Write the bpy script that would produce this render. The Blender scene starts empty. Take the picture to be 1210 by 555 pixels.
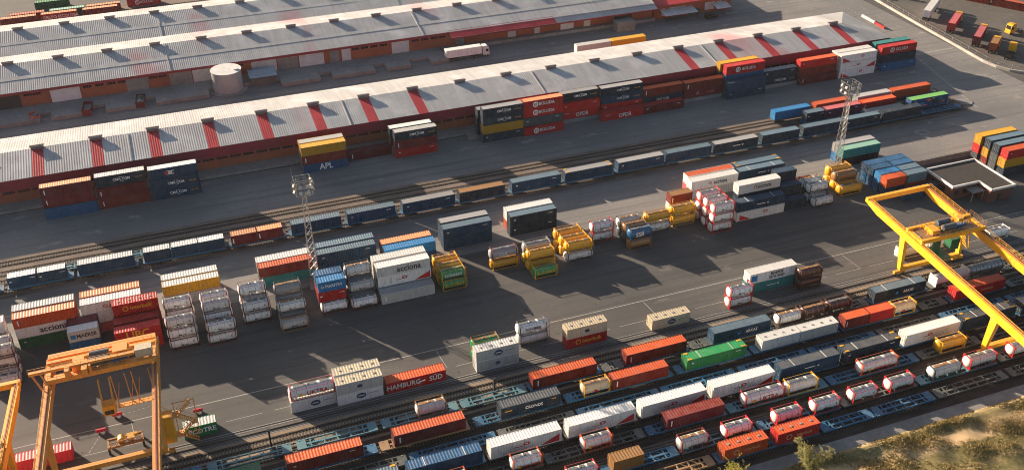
import bpy, bmesh, math, random
from mathutils import Vector, Matrix
random.seed(7)
S = bpy.context.scene
COL = S.collection
R = math.radians

# ------------------------------------------------------------------ camera
F_PX, PITCH, YAW, ROLL, CAM_H = 1204.28, 0.56652, 0.358295, -0.003574, 133.895
fw = Vector((math.sin(YAW)*math.cos(PITCH), math.cos(YAW)*math.cos(PITCH), -math.sin(PITCH)))
r0 = Vector((math.cos(YAW), -math.sin(YAW), 0)); u0 = r0.cross(fw)
rr = r0*math.cos(ROLL)+u0*math.sin(ROLL); uu = -r0*math.sin(ROLL)+u0*math.cos(ROLL)
cam = bpy.data.cameras.new('camera'); camo = bpy.data.objects.new('camera', cam); COL.objects.link(camo)
camo.matrix_world = Matrix(((rr.x, uu.x, -fw.x, 0), (rr.y, uu.y, -fw.y, 0), (rr.z, uu.z, -fw.z, CAM_H), (0, 0, 0, 1)))
cam.sensor_width = 36; cam.lens = F_PX*36/1210; cam.clip_start = 1; cam.clip_end = 5000
S.camera = camo
S.cycles.filter_width = 1.0

# ------------------------------------------------------------------ sky, sun, exposure
SUN_EL = R(15.3); SHADOW_AZ = R(-56)          # shadows fall towards (+x,-y)
sd = Vector((-math.cos(SHADOW_AZ)*math.cos(SUN_EL), -math.sin(SHADOW_AZ)*math.cos(SUN_EL), math.sin(SUN_EL)))
W = bpy.data.worlds.new('World'); S.world = W; W.use_nodes = True
wn = W.node_tree.nodes; wl = W.node_tree.links
for n in list(wn): wn.remove(n)
wo = wn.new('ShaderNodeOutputWorld'); wb = wn.new('ShaderNodeBackground'); sk = wn.new('ShaderNodeTexSky')
sk.sky_type = 'NISHITA'; sk.sun_disc = False; sk.sun_elevation = SUN_EL
sk.sun_rotation = math.atan2(sd.x, sd.y); sk.altitude = 600; sk.air_density = 1.0; sk.dust_density = 3.0; sk.ozone_density = 0.6
wb.inputs['Strength'].default_value = 0.05
wl.new(sk.outputs[0], wb.inputs[0]); wl.new(wb.outputs[0], wo.inputs[0])
sl = bpy.data.lights.new('sun', 'SUN'); sl.energy = 5.0; sl.angle = R(0.5); sl.color = (1.0, 0.80, 0.60)
so = bpy.data.objects.new('sun', sl); COL.objects.link(so); so.location = (-200, 300, 200)
so.rotation_euler = sd.to_track_quat('Z', 'Y').to_euler()
S.view_settings.view_transform = 'Standard'; S.view_settings.look = 'None'
S.view_settings.gamma = 1.0; S.view_settings.use_curve_mapping = False
S.view_settings.exposure = 1.55

HAZE = 0.000035          # density of the thin air box built at the end

# ------------------------------------------------------------------ materials
def lin(c): return tuple(((x/12.92) if x <= .04045 else ((x+.055)/1.055)**2.4) for x in c)
def rgb(r, g, b): return lin((r/255, g/255, b/255))+(1,)
def newmat(name):
    m = bpy.data.materials.new(name); m.use_nodes = True
    nt = m.node_tree; b = nt.nodes['Principled BSDF']; return m, nt, b
def N(nt, t, **kw):
    n = nt.nodes.new(t)
    for k, v in kw.items(): setattr(n, k, v)
    return n
def noise(nt, scale, detail=4, vec=None, rough=.55):
    n = N(nt, 'ShaderNodeTexNoise'); n.inputs['Scale'].default_value = scale; n.inputs['Detail'].default_value = detail
    n.inputs['Roughness'].default_value = rough
    if vec is not None: nt.links.new(vec, n.inputs['Vector'])
    return n.outputs['Fac']
def ramp(nt, fac, p0, p1, c0=(0,0,0,1), c1=(1,1,1,1)):
    n = N(nt, 'ShaderNodeValToRGB'); e = n.color_ramp.elements
    e[0].position = p0; e[1].position = p1; e[0].color = c0; e[1].color = c1
    nt.links.new(fac, n.inputs[0]); return n.outputs[0]
def mix(nt, fac, a, b, mode='MIX'):
    n = N(nt, 'ShaderNodeMix', data_type='RGBA', blend_type=mode)
    for s, v in ((n.inputs[0], fac), (n.inputs[6], a), (n.inputs[7], b)):
        if isinstance(v, (int, float)): s.default_value = v
        elif isinstance(v, tuple): s.default_value = v
        else: nt.links.new(v, s)
    return n.outputs[2]
def mapping(nt, vec, scale=(1,1,1), loc=None):
    n = N(nt, 'ShaderNodeMapping'); n.inputs['Scale'].default_value = scale
    nt.links.new(vec, n.inputs[0])
    if loc is not None: nt.links.new(loc, n.inputs['Location'])
    return n.outputs[0]
def bump(nt, b, h, dist=.02, st=.5):
    n = N(nt, 'ShaderNodeBump'); n.inputs['Distance'].default_value = dist; n.inputs['Strength'].default_value = st
    nt.links.new(h, n.inputs['Height']); nt.links.new(n.outputs[0], b.inputs['Normal'])

def obj_paint(name, rough, dirt, dust, rust, spec=.5):
    """paint whose colour is the object's own colour, with streaks, rust and settled dust"""
    m, nt, b = newmat(name)
    oi = N(nt, 'ShaderNodeObjectInfo'); tc = N(nt, 'ShaderNodeTexCoord')
    mul = N(nt, 'ShaderNodeVectorMath', operation='SCALE'); mul.inputs[0].default_value = (37, 91, 53)
    nt.links.new(oi.outputs['Random'], mul.inputs['Scale'])
    co = mapping(nt, tc.outputs['Object'], (1,1,1), mul.outputs[0])
    stv = mapping(nt, tc.outputs['Object'], (2.2,2.2,.25), mul.outputs[0])
    hue = N(nt, 'ShaderNodeHueSaturation')
    hv = N(nt, 'ShaderNodeMapRange'); hv.inputs['To Min'].default_value = .8; hv.inputs['To Max'].default_value = 1.2
    nt.links.new(oi.outputs['Random'], hv.inputs[0]); nt.links.new(hv.outputs[0], hue.inputs['Value'])
    nt.links.new(oi.outputs['Color'], hue.inputs['Color'])
    c = hue.outputs[0]
    fade = ramp(nt, noise(nt, .55, 3, co), .35, .75)
    c = mix(nt, fade, c, mix(nt, .12, c, (.35,.33,.31,1)))
    streak = ramp(nt, noise(nt, 1.6, 4, stv), .50, .78)
    sc = N(nt, 'ShaderNodeMath', operation='MULTIPLY'); sc.inputs[1].default_value = dirt; nt.links.new(streak, sc.inputs[0])
    c = mix(nt, sc.outputs[0], c, (.055,.045,.04,1))
    rs = ramp(nt, noise(nt, 2.8, 6, co, .7), 1-rust, min(1.0, 1-rust+.07))
    c = mix(nt, rs, c, (.16,.06,.025,1))
    if dust > 0:
        ge = N(nt, 'ShaderNodeNewGeometry'); sx = N(nt, 'ShaderNodeSeparateXYZ'); nt.links.new(ge.outputs['Normal'], sx.inputs[0])
        up = ramp(nt, sx.outputs['Z'], .55, .95); dn = ramp(nt, noise(nt, 1.1, 5, co), .3, .7)
        m1 = N(nt, 'ShaderNodeMath', operation='MULTIPLY'); nt.links.new(up, m1.inputs[0]); nt.links.new(dn, m1.inputs[1])
        m2 = N(nt, 'ShaderNodeMath', operation='MULTIPLY'); m2.inputs[1].default_value = dust; nt.links.new(m1.outputs[0], m2.inputs[0])
        c = mix(nt, m2.outputs[0], c, (.30,.27,.24,1))
    nt.links.new(c, b.inputs['Base Color'])
    ro = N(nt, 'ShaderNodeMapRange'); ro.inputs['To Min'].default_value = rough-.08; ro.inputs['To Max'].default_value = rough+.14
    nt.links.new(noise(nt, 1.7, 3, co), ro.inputs[0]); nt.links.new(ro.outputs[0], b.inputs['Roughness'])
    b.inputs['Specular IOR Level'].default_value = spec
    return m
PAINT = obj_paint('container_paint', .5, .38, .08, .25, .25)
ROOFP = obj_paint('container_roof_paint', .5, .28, .14, .27, .35)
TANKP = obj_paint('tank_paint', .30, .42, .15, .20)
STEELP = obj_paint('structure_paint', .45, .45, .25, .27)
PRINT = obj_paint('printed_marking', .5, .12, 0, .05)

def simple(name, c, rough=.7, sc=2.0, var=.35, spec=.4, metal=0, c2=None, bd=0, stretch=(1,1,1)):
    m, nt, b = newmat(name); tc = N(nt, 'ShaderNodeTexCoord')
    ge = N(nt, 'ShaderNodeNewGeometry')
    v = mapping(nt, ge.outputs['Position'], stretch)
    f = ramp(nt, noise(nt, sc, 6, v, .65), .3, .72)
    d = tuple(x*(1-var) for x in c[:3])+(1,)
    col = mix(nt, f, c2 or d, c)
    f2 = ramp(nt, noise(nt, sc*.13, 3, v), .35, .7)
    col = mix(nt, f2, mix(nt, .30, col, (.03,.028,.026,1)), col)
    nt.links.new(col, b.inputs['Base Color']); b.inputs['Roughness'].default_value = rough
    b.inputs['Specular IOR Level'].default_value = spec; b.inputs['Metallic'].default_value = metal
    if bd: bump(nt, b, noise(nt, sc*2.5, 5, v, .7), bd, .6)
    return m
CONC = simple('concrete', (.33,.315,.30,1), .85, .8, .35)
CONC_D = simple('weathered_concrete', (.16,.15,.14,1), .85, .9, .4)
BRICK = simple('orange_render', (.42,.12,.055,1), .8, .9, .3)
FASCIA = simple('crimson_fascia', (.34,.022,.045,1), .5, .5, .3)
RAILM = simple('rail_steel', (.10,.065,.045,1), .5, 1.2, .4, metal=.3)
SLEEP = simple('sleeper_concrete', (.17,.14,.11,1), .9, 3, .4)
WHITE = simple('white_render', (.78,.77,.75,1), .7, .6, .25)
GLASS = simple('dark_window_glass', (.02,.022,.026,1), .15, 2, .4)
DARK = simple('dark_steel', (.035,.033,.032,1), .5, 2, .4)
RUBBER = simple('rubber', (.02,.02,.02,1), .8, 3, .3)
LINEW = simple('worn_road_paint', (.55,.54,.50,1), .7, 3.0, .5)
GALV = simple('galvanised_steel', (.45,.44,.42,1), .35, 1.0, .35, metal=.6)
LAMP = simple('lamp_glass', (.75,.75,.72,1), .15, 2, .2)
BARK = simple('bark', (.10,.07,.045,1), .9, 5, .4)
VENTM = simple('vent_steel', (.26,.21,.21,1), .6, 1.5, .3)
BITUM = simple('bitumen_roofing', (.055,.048,.044,1), .9, .7, .4)

def ground_asphalt(name, k):
    m, nt, b = newmat(name)
    q = lambda *c: tuple(v*k for v in c)+(1,)
    ge = N(nt, 'ShaderNodeNewGeometry'); P = ge.outputs['Position']
    c = mix(nt, ramp(nt, noise(nt, .035, 5, P), .35, .68), q(.070,.068,.067), q(.110,.104,.098))
    c = mix(nt, ramp(nt, noise(nt, .9, 6, P, .7), .35, .7), mix(nt, .35, c, q(.05,.05,.05)), c)
    lane = mapping(nt, P, (.012,.55,.1))
    c = mix(nt, ramp(nt, noise(nt, 1.0, 5, lane, .6), .50, .72), c, q(.052,.051,.052))
    c = mix(nt, ramp(nt, noise(nt, .22, 4, mapping(nt, P, (.5,1,1)), .6), .62, .74), c, q(.14,.128,.115))
    spots = ramp(nt, noise(nt, .6, 2, P), .70, .78)
    c = mix(nt, spots, c, q(.03,.03,.03))
    nt.links.new(c, b.inputs['Base Color']); b.inputs['Roughness'].default_value = .82
    b.inputs['Specular IOR Level'].default_value = .35
    bump(nt, b, noise(nt, 6, 4, P, .7), .02, .4)
    return m
ASPH = ground_asphalt('asphalt', 1.1)
ASPH2 = ground_asphalt('worn_lane_asphalt', 2.4)
def gravel(name, a, b_, oil):
    m, nt, b = newmat(name); ge = N(nt, 'ShaderNodeNewGeometry'); P = ge.outputs['Position']
    c = mix(nt, ramp(nt, noise(nt, 3.2, 8, P, .75), .3, .7), a, b_)
    c = mix(nt, ramp(nt, noise(nt, .5, 5, mapping(nt, P, (.25,1,1)), .6), .42, .68), c, oil)
    nt.links.new(c, b.inputs['Base Color']); b.inputs['Roughness'].default_value = .95
    b.inputs['Specular IOR Level'].default_value = .2
    bump(nt, b, noise(nt, 8, 6, P, .8), .06, .8)
    return m
BALL = gravel('track_ballast', (.22,.165,.115,1), (.40,.31,.22,1), (.17,.13,.095,1))
BALL2 = gravel('far_track_ballast', (.13,.10,.085,1), (.27,.215,.18,1), (.10,.082,.072,1))
BALL3 = gravel('oily_shaded_ballast', (.055,.042,.034,1), (.115,.088,.068,1), (.035,.028,.024,1))  # ballast colour darkened for oil and for the shade between trains
OILB = gravel('oily_ballast', (.035,.028,.024,1), (.075,.060,.048,1), (.03,.026,.023,1))
DIRT = gravel('dry_earth', (.20,.14,.075,1), (.34,.25,.14,1), (.14,.10,.05,1))

def roof_mat(name, c, rough, pinks=False):
    m, nt, b = newmat(name); ge = N(nt, 'ShaderNodeNewGeometry'); P = ge.outputs['Position']
    d = tuple(x*.84 for x in c[:3])+(1,)
    st = noise(nt, .9, 4, mapping(nt, P, (1.0,.06,.2)), .6)
    col = mix(nt, ramp(nt, st, .38, .66), d, c)
    col = mix(nt, ramp(nt, noise(nt, .12, 4, P), .5, .75), col, tuple(min(1, x*1.25) for x in c[:3])+(1,))
    if pinks:
        col = mix(nt, ramp(nt, noise(nt, .045, 2, mapping(nt, P, (1,.35,1))), .60, .70), col, mix(nt, .5, col, (.45,.16,.18,1)))
    nt.links.new(col, b.inputs['Base Color']); b.inputs['Roughness'].default_value = rough
    b.inputs['Specular IOR Level'].default_value = .12
    return m
ROOFG = roof_mat('grey_corrugated_roofing', (.445,.445,.45,1), .75, True)
ROOFR = roof_mat('red_corrugated_roofing', (.46,.055,.065,1), .5)
ROOFW = roof_mat('skylight_roofing', (.50,.49,.47,1), .35)
ROOFH = roof_mat('hip_roofing', (.40,.40,.40,1), .8)

# ------------------------------------------------------------------ mesh builder
class MB:
    def __init__(s): s.v = []; s.f = []
    def quad(s, a, b, c, d):
        i = len(s.v); s.v += [a, b, c, d]; s.f.append((i, i+1, i+2, i+3)); return s
    def poly(s, pts):
        i = len(s.v); s.v += list(pts); s.f.append(tuple(range(i, i+len(pts)))); return s
    def box(s, x0, x1, y0, y1, z0, z1):
        i = len(s.v)
        s.v += [(x0,y0,z0),(x1,y0,z0),(x1,y1,z0),(x0,y1,z0),(x0,y0,z1),(x1,y0,z1),(x1,y1,z1),(x0,y1,z1)]
        for q in ((0,3,2,1),(4,5,6,7),(0,1,5,4),(1,2,6,5),(2,3,7,6),(3,0,4,7)): s.f.append(tuple(i+k for k in q))
        return s
    def beam(s, p, q, w, h=None):
        p = Vector(p); q = Vector(q); h = h or w; d = (q-p).normalized()
        up = Vector((0,0,1)) if abs(d.z) < .95 else Vector((0,1,0))
        a = d.cross(up).normalized()*w/2; b = a.cross(d).normalized()*h/2
        i = len(s.v)
        for e in (p, q):
            for (k, l) in ((-1,-1),(1,-1),(1,1),(-1,1)): s.v.append(tuple(e+a*k+b*l))
        for c in ((0,1,2,3),(7,6,5,4),(0,4,5,1),(1,5,6,2),(2,6,7,3),(3,7,4,0)): s.f.append(tuple(i+k for k in c))
        return s
    def cyl(s, p, q, r, n=12, r2=None, cap=True):
        p = Vector(p); q = Vector(q); d = (q-p).normalized(); r2 = r if r2 is None else r2
        up = Vector((0,0,1)) if abs(d.z) < .95 else Vector((0,1,0))
        a = d.cross(up).normalized(); b = a.cross(d).normalized(); i = len(s.v)
        for e, rad in ((p, r), (q, r2)):
            for k in range(n):
                t = 2*math.pi*k/n; s.v.append(tuple(e+a*rad*math.cos(t)+b*rad*math.sin(t)))
        for k in range(n): s.f.append((i+k, i+(k+1)%n, i+n+(k+1)%n, i+n+k))
        if cap: s.f.append(tuple(i+k for k in range(n-1,-1,-1))); s.f.append(tuple(i+n+k for k in range(n)))
        return s
    def lathe_x(s, prof, n=22, cy=0, cz=0):
        i = len(s.v)
        for (x, r) in prof:
            for k in range(n):
                t = 2*math.pi*k/n; s.v.append((x, cy+r*math.cos(t), cz+r*math.sin(t)))
        for j in range(len(prof)-1):
            for k in range(n):
                s.f.append((i+j*n+k, i+(j+1)*n+k, i+(j+1)*n+(k+1)%n, i+j*n+(k+1)%n))
        s.f.append(tuple(i+k for k in range(n))); s.f.append(tuple(i+(len(prof)-1)*n+k for k in range(n-1,-1,-1)))
        return s
    def mesh(s, name, mat, smooth=False):
        me = bpy.data.meshes.new(name); me.from_pydata(s.v, [], s.f); me.validate()
        bm = bmesh.new(); bm.from_mesh(me); bmesh.ops.recalc_face_normals(bm, faces=bm.faces); bm.to_mesh(me); bm.free()
        if mat: me.materials.append(mat)
        if smooth:
            me.polygons.foreach_set('use_smooth', [True]*len(me.polygons))
            try: me.set_sharp_from_angle(angle=R(35))
            except Exception: pass
        me.update(); return me
def put(name, me, parent=None, loc=(0,0,0), rz=0, color=None, scale=None):
    o = bpy.data.objects.new(name, me); COL.objects.link(o)
    o.location = loc
    if rz: o.rotation_euler = (0,0,rz)
    if scale: o.scale = scale
    if parent: o.parent = parent
    if color: o.color = color
    return o
def tag(o, label, cat, group=None):
    o['label'] = label; o['category'] = cat
    if group: o['group'] = group
    return o
def thing(name, label, cat, loc=(0,0,0), rz=0, group=None):
    return tag(put(name, None, None, loc, rz), label, cat, group)
def struct(name, mb, mat):
    o = put(name, mb.mesh(name, mat) if isinstance(mb, MB) else mb); o['kind'] = 'structure'; return o
ORD = ['first','second','third','fourth','fifth','sixth','seventh','eighth','ninth','tenth','eleventh','twelfth','thirteenth','fourteenth','fifteenth','sixteenth','seventeenth','eighteenth','nineteenth','twentieth']+['%dst' % i if i % 10 == 1 else '%dnd' % i if i % 10 == 2 else '%drd' % i if i % 10 == 3 else '%dth' % i for i in range(21, 120)]

# ------------------------------------------------------------------ colours
C = dict(navy=rgb(18,42,58), blue=rgb(0,86,126), deep=rgb(0,60,86), lblue=rgb(20,120,172), red=rgb(178,16,46), dred=rgb(104,18,32),
  brown=rgb(134,48,34), orange=rgb(206,98,50), peach=rgb(220,160,120), white=rgb(226,224,220), grey=rgb(150,150,150), dgrey=rgb(70,76,82),
  lgrey=rgb(196,196,192), green=rgb(24,140,84), dgreen=rgb(30,90,60), yellow=rgb(216,166,6), teal=rgb(60,130,130), ltea=rgb(150,190,172),
  purple=rgb(92,40,74), maroon=rgb(104,34,42), cream=rgb(206,190,160), tan=rgb(150,112,72), pink=rgb(196,110,112), black=rgb(24,24,26),
  bluegrey=rgb(92,114,128), graff=rgb(30,70,110), crane=rgb(240,180,6), crane2=rgb(224,152,52), wblue=rgb(0,98,132), wgrey=rgb(74,80,78),
  wtan=rgb(150,122,92), steel=rgb(170,170,168), lime=rgb(130,190,110), rust=rgb(74,42,30), panel=rgb(104,104,106), rose=rgb(214,80,96), wteal=rgb(84,128,140))
def _sat(c, k=1.22):
    l = .3*c[0]+.55*c[1]+.15*c[2]
    return tuple(max(.004, l+(v-l)*k)*.92 for v in c[:3])+(1,)
for _k in list(C):
    if _k not in ('white','grey','lgrey','dgrey','black','steel','cream','crane2','panel'): C[_k] = _sat(C[_k])
CN = dict(navy='navy', blue='blue', deep='deep blue', lblue='bright blue', red='red', dred='dark red', brown='rust brown', orange='orange',
  peach='peach', white='white', grey='grey', dgrey='dark grey', lgrey='light grey', green='green', dgreen='dark green', yellow='yellow',
  teal='teal', ltea='pale green', purple='purple', maroon='maroon', cream='cream', tan='tan', pink='faded pink', black='black',
  bluegrey='blue-grey', graff='graffiti-covered', rose='pink', lime='lime', rust='rusty')

# ------------------------------------------------------------------ printed text and logos
TXT = {}
def text_mesh(t, bold=.02):
    if t not in TXT:
        cu = bpy.data.curves.new('lettering', 'FONT'); cu.body = t; cu.align_x = 'CENTER'; cu.align_y = 'CENTER'; cu.offset = bold
        cu.resolution_u = 2
        o = bpy.data.objects.new('lettering', cu); COL.objects.link(o)
        dg = bpy.context.evaluated_depsgraph_get()
        me = bpy.data.meshes.new_from_object(o.evaluated_get(dg)); bpy.data.objects.remove(o)
        me.transform(Matrix.Rotation(math.pi/2, 4, 'X')); me.materials.clear(); me.materials.append(PRINT); me.name = 'lettering'
        TXT[t] = me
    return TXT[t]
SHP = {}
def shape(kind):
    if kind in SHP: return SHP[kind]
    m = MB()
    if kind == 'disc': m.poly([(math.cos(t*.3927)/2, 0, math.sin(t*.3927)/2) for t in range(16)])
    if kind == 'ring':
        for t in range(18):
            a, b = t*math.pi/9, (t+1)*math.pi/9
            m.quad((.5*math.cos(a),0,.5*math.sin(a)), (.5*math.cos(b),0,.5*math.sin(b)), (.33*math.cos(b),0,.33*math.sin(b)), (.33*math.cos(a),0,.33*math.sin(a)))
    if kind == 'tri': m.poly([(-.5,0,-.5), (.5,0,-.5), (.5,0,.5)])
    if kind == 'trl': m.poly([(-.5,0,-.5), (.5,0,-.5), (-.5,0,.5)])
    if kind == 'bar': m.poly([(-.5,0,-.5), (.5,0,-.5), (.5,0,.5), (-.5,0,.5)])
    if kind == 'arc':
        for t in range(8):
            a, b = math.pi*(.2+.6*t/8), math.pi*(.2+.6*(t+1)/8)
            m.quad((.5*math.cos(a),0,.5*math.sin(a)-.4), (.5*math.cos(b),0,.5*math.sin(b)-.4), (.5*math.cos(b),0,.38*math.sin(b)-.4), (.5*math.cos(a),0,.38*math.sin(a)-.4))
    SHP[kind] = m.mesh('emblem', PRINT); return SHP[kind]
# (kind, text, x as fraction of length, z as fraction of height, size, colour [, width])
LOGO = dict(
  cma=[('t','CMA CGM',.02,0,.78,'white'), ('arc','',.02,.20,1.8,'white',.7), ('arc','',.03,-.20,-1.2,'white',-.7), ('t','CMA CGM',.36,-.02,.35,'yellow')],
  opdr=[('t','OPDR',.05,-.1,1.35,'white'), ('bar','',-.36,.18,1.5,'white',.12)],
  apl=[('t','APL',.0,0,1.9,'white')],
  bol=[('ring','',-.2,0,1.7,'white'), ('t','B',-.2,0,1.0,'white'), ('t','BOLUDA',.08,0,1.05,'white')],
  hsud=[('t','HAMBURG',-.21,0,1.25,'white'), ('tri','',.08,.02,1.7,'white',.5), ('t','SÜD',.33,0,1.25,'white')],
  acc=[('ring','',-.1,0,.9,'red'), ('t','acciona',.12,0,1.15,'black')],
  accb=[('t','acciona',.1,0,1.6,'black')],
  accr=[('disc','',.0,.08,1.3,'red',.8), ('disc','',.0,.08,.6,'white',.4), ('bar','',-.1,-.05,1.6,'red',.12), ('tri','',.34,-.12,3.6,'red',1.7)],
  accl=[('disc','',.1,.1,1.3,'red',.8), ('disc','',.1,.1,.6,'white',.4), ('trl','',-.32,-.14,3.4,'red',1.6)],
  accm=[('disc','',-.05,.1,1.3,'red',.8), ('disc','',-.05,.1,.6,'white',.4), ('bar','',-.12,-.02,1.5,'red',.12)],
  msk=[('bar','',-.34,0,1.0,'lblue',1.0), ('t','MAERSK',.1,0,.95,'black')],
  seal=[('bar','',-.4,0,1.5,'lblue',1.5), ('t','MAERSK',.08,.17,.82,'black'), ('t','SEALAND',.08,-.2,.82,'black')],
  ubc=[('t','UBC',0,0,2.1,'yellow')],
  ibk=[('ring','',-.22,0,1.2,'yellow'), ('t','interbulk',.12,0,1.05,'yellow')],
  ibg=[('ring','',-.22,0,1.3,'peach'), ('t','interbulk',.14,0,.8,'peach')],
  oval=[('disc','',.02,0,1.9,'deep',1.3), ('bar','',.02,.0,1.2,'white',.2), ('bar','',.3,.06,2.0,'dgrey',.1)],
  ovs=[('disc','',.0,0,1.1,'deep',.8)],
  mar=[('ring','',-.36,0,.7,'white'), ('t','MARITIM',.05,0,.8,'white')],
  arcas=[('t','ARKAS',.16,-.05,.8,'white'), ('bar','',-.06,-.05,.7,'lblue',.7)],
  pcd=[('t','PCDTRE',.05,0,1.2,'white')],
  grp=[('t','GRUPO ESCOLOBA',.04,0,1.2,'white')],
  cro=[('t','CRONOS',.05,0,.75,'white'), ('bar','',-.38,.1,1.4,'yellow',.3), ('bar','',.38,.25,.9,'yellow',.2)],
  smw=[('bar','',-.42,0,.25,'white',1.3)],
  sml=[('bar','',.36,.22,1.1,'white',.14), ('bar','',-.40,.1,.5,'white',.25)],
  strip=[('t','CMA CGM',.0,0,.8,'white')],
  pnl=[('bar','',-.06,0,2.0,'white',1.1), ('bar','',-.14,0,1.0,'red',.9), ('bar','',.02,0,.9,'black',.6)],
  crow=[('disc','',-.16,0,1.1,'pink',1.1), ('t','crowley',.16,0,.8,'pink')],
  nav=[('bar','',.0,0,2.4,'white',.22), ('bar','',.14,0,.4,'white',.4)],
  tnk=[('bar','',-.08,-.08,.5,'black',.3), ('bar','',.04,-.1,.7,'black',.12), ('bar','',.3,.1,.12,'black',.5)], tnb=[('t','bertschi',.0,-.1,.75,'black'), ('disc','',-.32,-.1,.5,'red')],
  tul=[('t','UKTRA',.1,-.05,1.1,'red'), ('disc','',-.26,-.05,.8,'yellow')], tho=[('t','horton',.0,-.1,.8,'black')],
  tgr=[('t','ECOVERDE',.0,0,.7,'white')], tgy=[('t','ALCOVERDE',.0,0,.7,'yellow')], tde=[('t','dentressangle',.08,-.1,.6,'red'), ('bar','',-.26,-.1,.5,'yellow',.7)],
  tli=[('t','LAGE NUT',.05,-.15,.6,'black')], tsp=[('t','SSR',-.05,.0,1.3,'white')], tno=[('t','HOVIRIEL',.0,.05,.75,'black')], tdot=[('disc','',-.05,-.1,.7,'red')],
  graf=[('disc','',-.38,.1,1.4,'teal',1.8), ('disc','',-.2,-.12,2.2,'lblue',1.1), ('disc','',-.02,.22,1.5,'orange',.8), ('disc','',.15,-.05,2.0,'black',1.6), ('disc','',.3,.18,1.8,'blue',1.1), ('disc','',.38,-.2,1.6,'tan',.8), ('disc','',-.1,-.3,1.6,'pink',.5), ('disc','',.1,.32,1.0,'lime',.4)],
)
def add_logo(root, code, L, H, W, hole=0):
    for it in LOGO.get(code, []):
        k, t, fx, fz, sz, colr = it[:6]
        x, z, y = fx*L, H/2+fz*H, -W/2-.006
        if k == 't':
            o = put('lettering', text_mesh(t), root, (x, y-.003, z), 0, C[colr]); o.scale = (sz*1.15, 1, sz*1.3)
        else:
            w = it[6] if len(it) > 6 else sz
            j = .001*(hash_order(root, k))
            o = put('emblem', shape(k), root, (x, y-j, z), 0, C[colr], (sz, 1, w))
_ho = {}
def hash_order(root, k):
    _ho[root.name] = _ho.get(root.name, 0)+1; return _ho[root.name]

# ------------------------------------------------------------------ shipping containers
CW = 2.44
MC = {}
def wave(L, pitch, d):
    """trapezoid profile: list of (u, depth)"""
    n = max(2, int(round(L/pitch))); p = L/n; out = []
    for i in range(n):
        u = i*p; out += [(u, 0), (u+p*.32, 0), (u+p*.5, d), (u+p*.82, d)]
    out.append((L, 0)); return out
def box_meshes(L, H):
    k = ('box', L, H)
    if k in MC: return MC[k]
    x0, x1, y0, y1 = -L/2, L/2, -CW/2, CW/2; zt = H
    b = MB(); ins = .03
    pr = wave(L-.3, .42, .05)
    for sgn in (-1, 1):
        for (u, d), (u2, d2) in zip(pr, pr[1:]):
            ya = sgn*(CW/2-ins-d); yb = sgn*(CW/2-ins-d2)
            b.quad((x0+.15+u, ya, .14), (x0+.15+u2, yb, .14), (x0+.15+u2, yb, zt-.11), (x0+.15+u, ya, zt-.11))
    pe = wave(CW-.3, .42, .05)
    for (u, d), (u2, d2) in zip(pe, pe[1:]):
        b.quad((x1-ins-d, y0+.15+u, .14), (x1-ins-d2, y0+.15+u2, .14), (x1-ins-d2, y0+.15+u2, zt-.11), (x1-ins-d, y0+.15+u, zt-.11))
    b.quad((x0+.1, y0+.1, .10), (x1-.1, y0+.1, .10), (x1-.1, y1-.1, .10), (x0+.1, y1-.1, .10))
    body = b.mesh('body', PAINT)
    r = MB(); pr = wave(L-.24, .56, .035)
    for (u, d), (u2, d2) in zip(pr, pr[1:]):
        r.quad((x0+.12+u, y0+.09, zt-.02-d), (x0+.12+u2, y0+.09, zt-.02-d2), (x0+.12+u2, y1-.09, zt-.02-d2), (x0+.12+u, y1-.09, zt-.02-d))
    roof = r.mesh('roof', ROOFP)
    f = MB()
    for sx in (x0, x1-.15):
        for sy in (y0, y1-.15): f.box(sx, sx+.15, sy, sy+.15, .12, zt-.12)
    for sy in (y0+.005, y1-.105): f.box(x0+.15, x1-.15, sy, sy+.1, .02, .15); f.box(x0+.15, x1-.15, sy, sy+.1, zt-.12, zt-.012)
    for sx in (x0+.005, x1-.105): f.box(sx, sx+.1, y0+.15, y1-.15, .02, .15); f.box(sx, sx+.1, y0+.15, y1-.15, zt-.12, zt-.012)
    frame = f.mesh('frame', PAINT)
    c = MB()
    for sx in (x0-.004, x1-.174):
        for sy in (y0-.004, y1-.158): c.box(sx, sx+.178, sy, sy+.162, 0, .12); c.box(sx, sx+.178, sy, sy+.162, zt-.118, zt)
    cast = c.mesh('corner_castings', PAINT)
    d = MB(); d.box(-.03, .03, -.53, .53, .16, zt-.14)
    for zz in (.5, 1.1, 1.7, 2.2): d.box(-.05, -.03, -.5, .5, zz-.06, zz+.02)
    door = d.mesh('door', PAINT)
    q = MB()
    for yy in (-.28, .28): q.cyl((-.075, yy, .12), (-.075, yy, zt-.1), .024, 6)
    for yy in (-.28, .28): q.box(-.1, -.06, yy-.02, yy+.22, 1.0, 1.05)
    bars = q.mesh('locking_bars', STEELP)
    MC[k] = (body, roof, frame, cast, door, bars); return MC[k]
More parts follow.
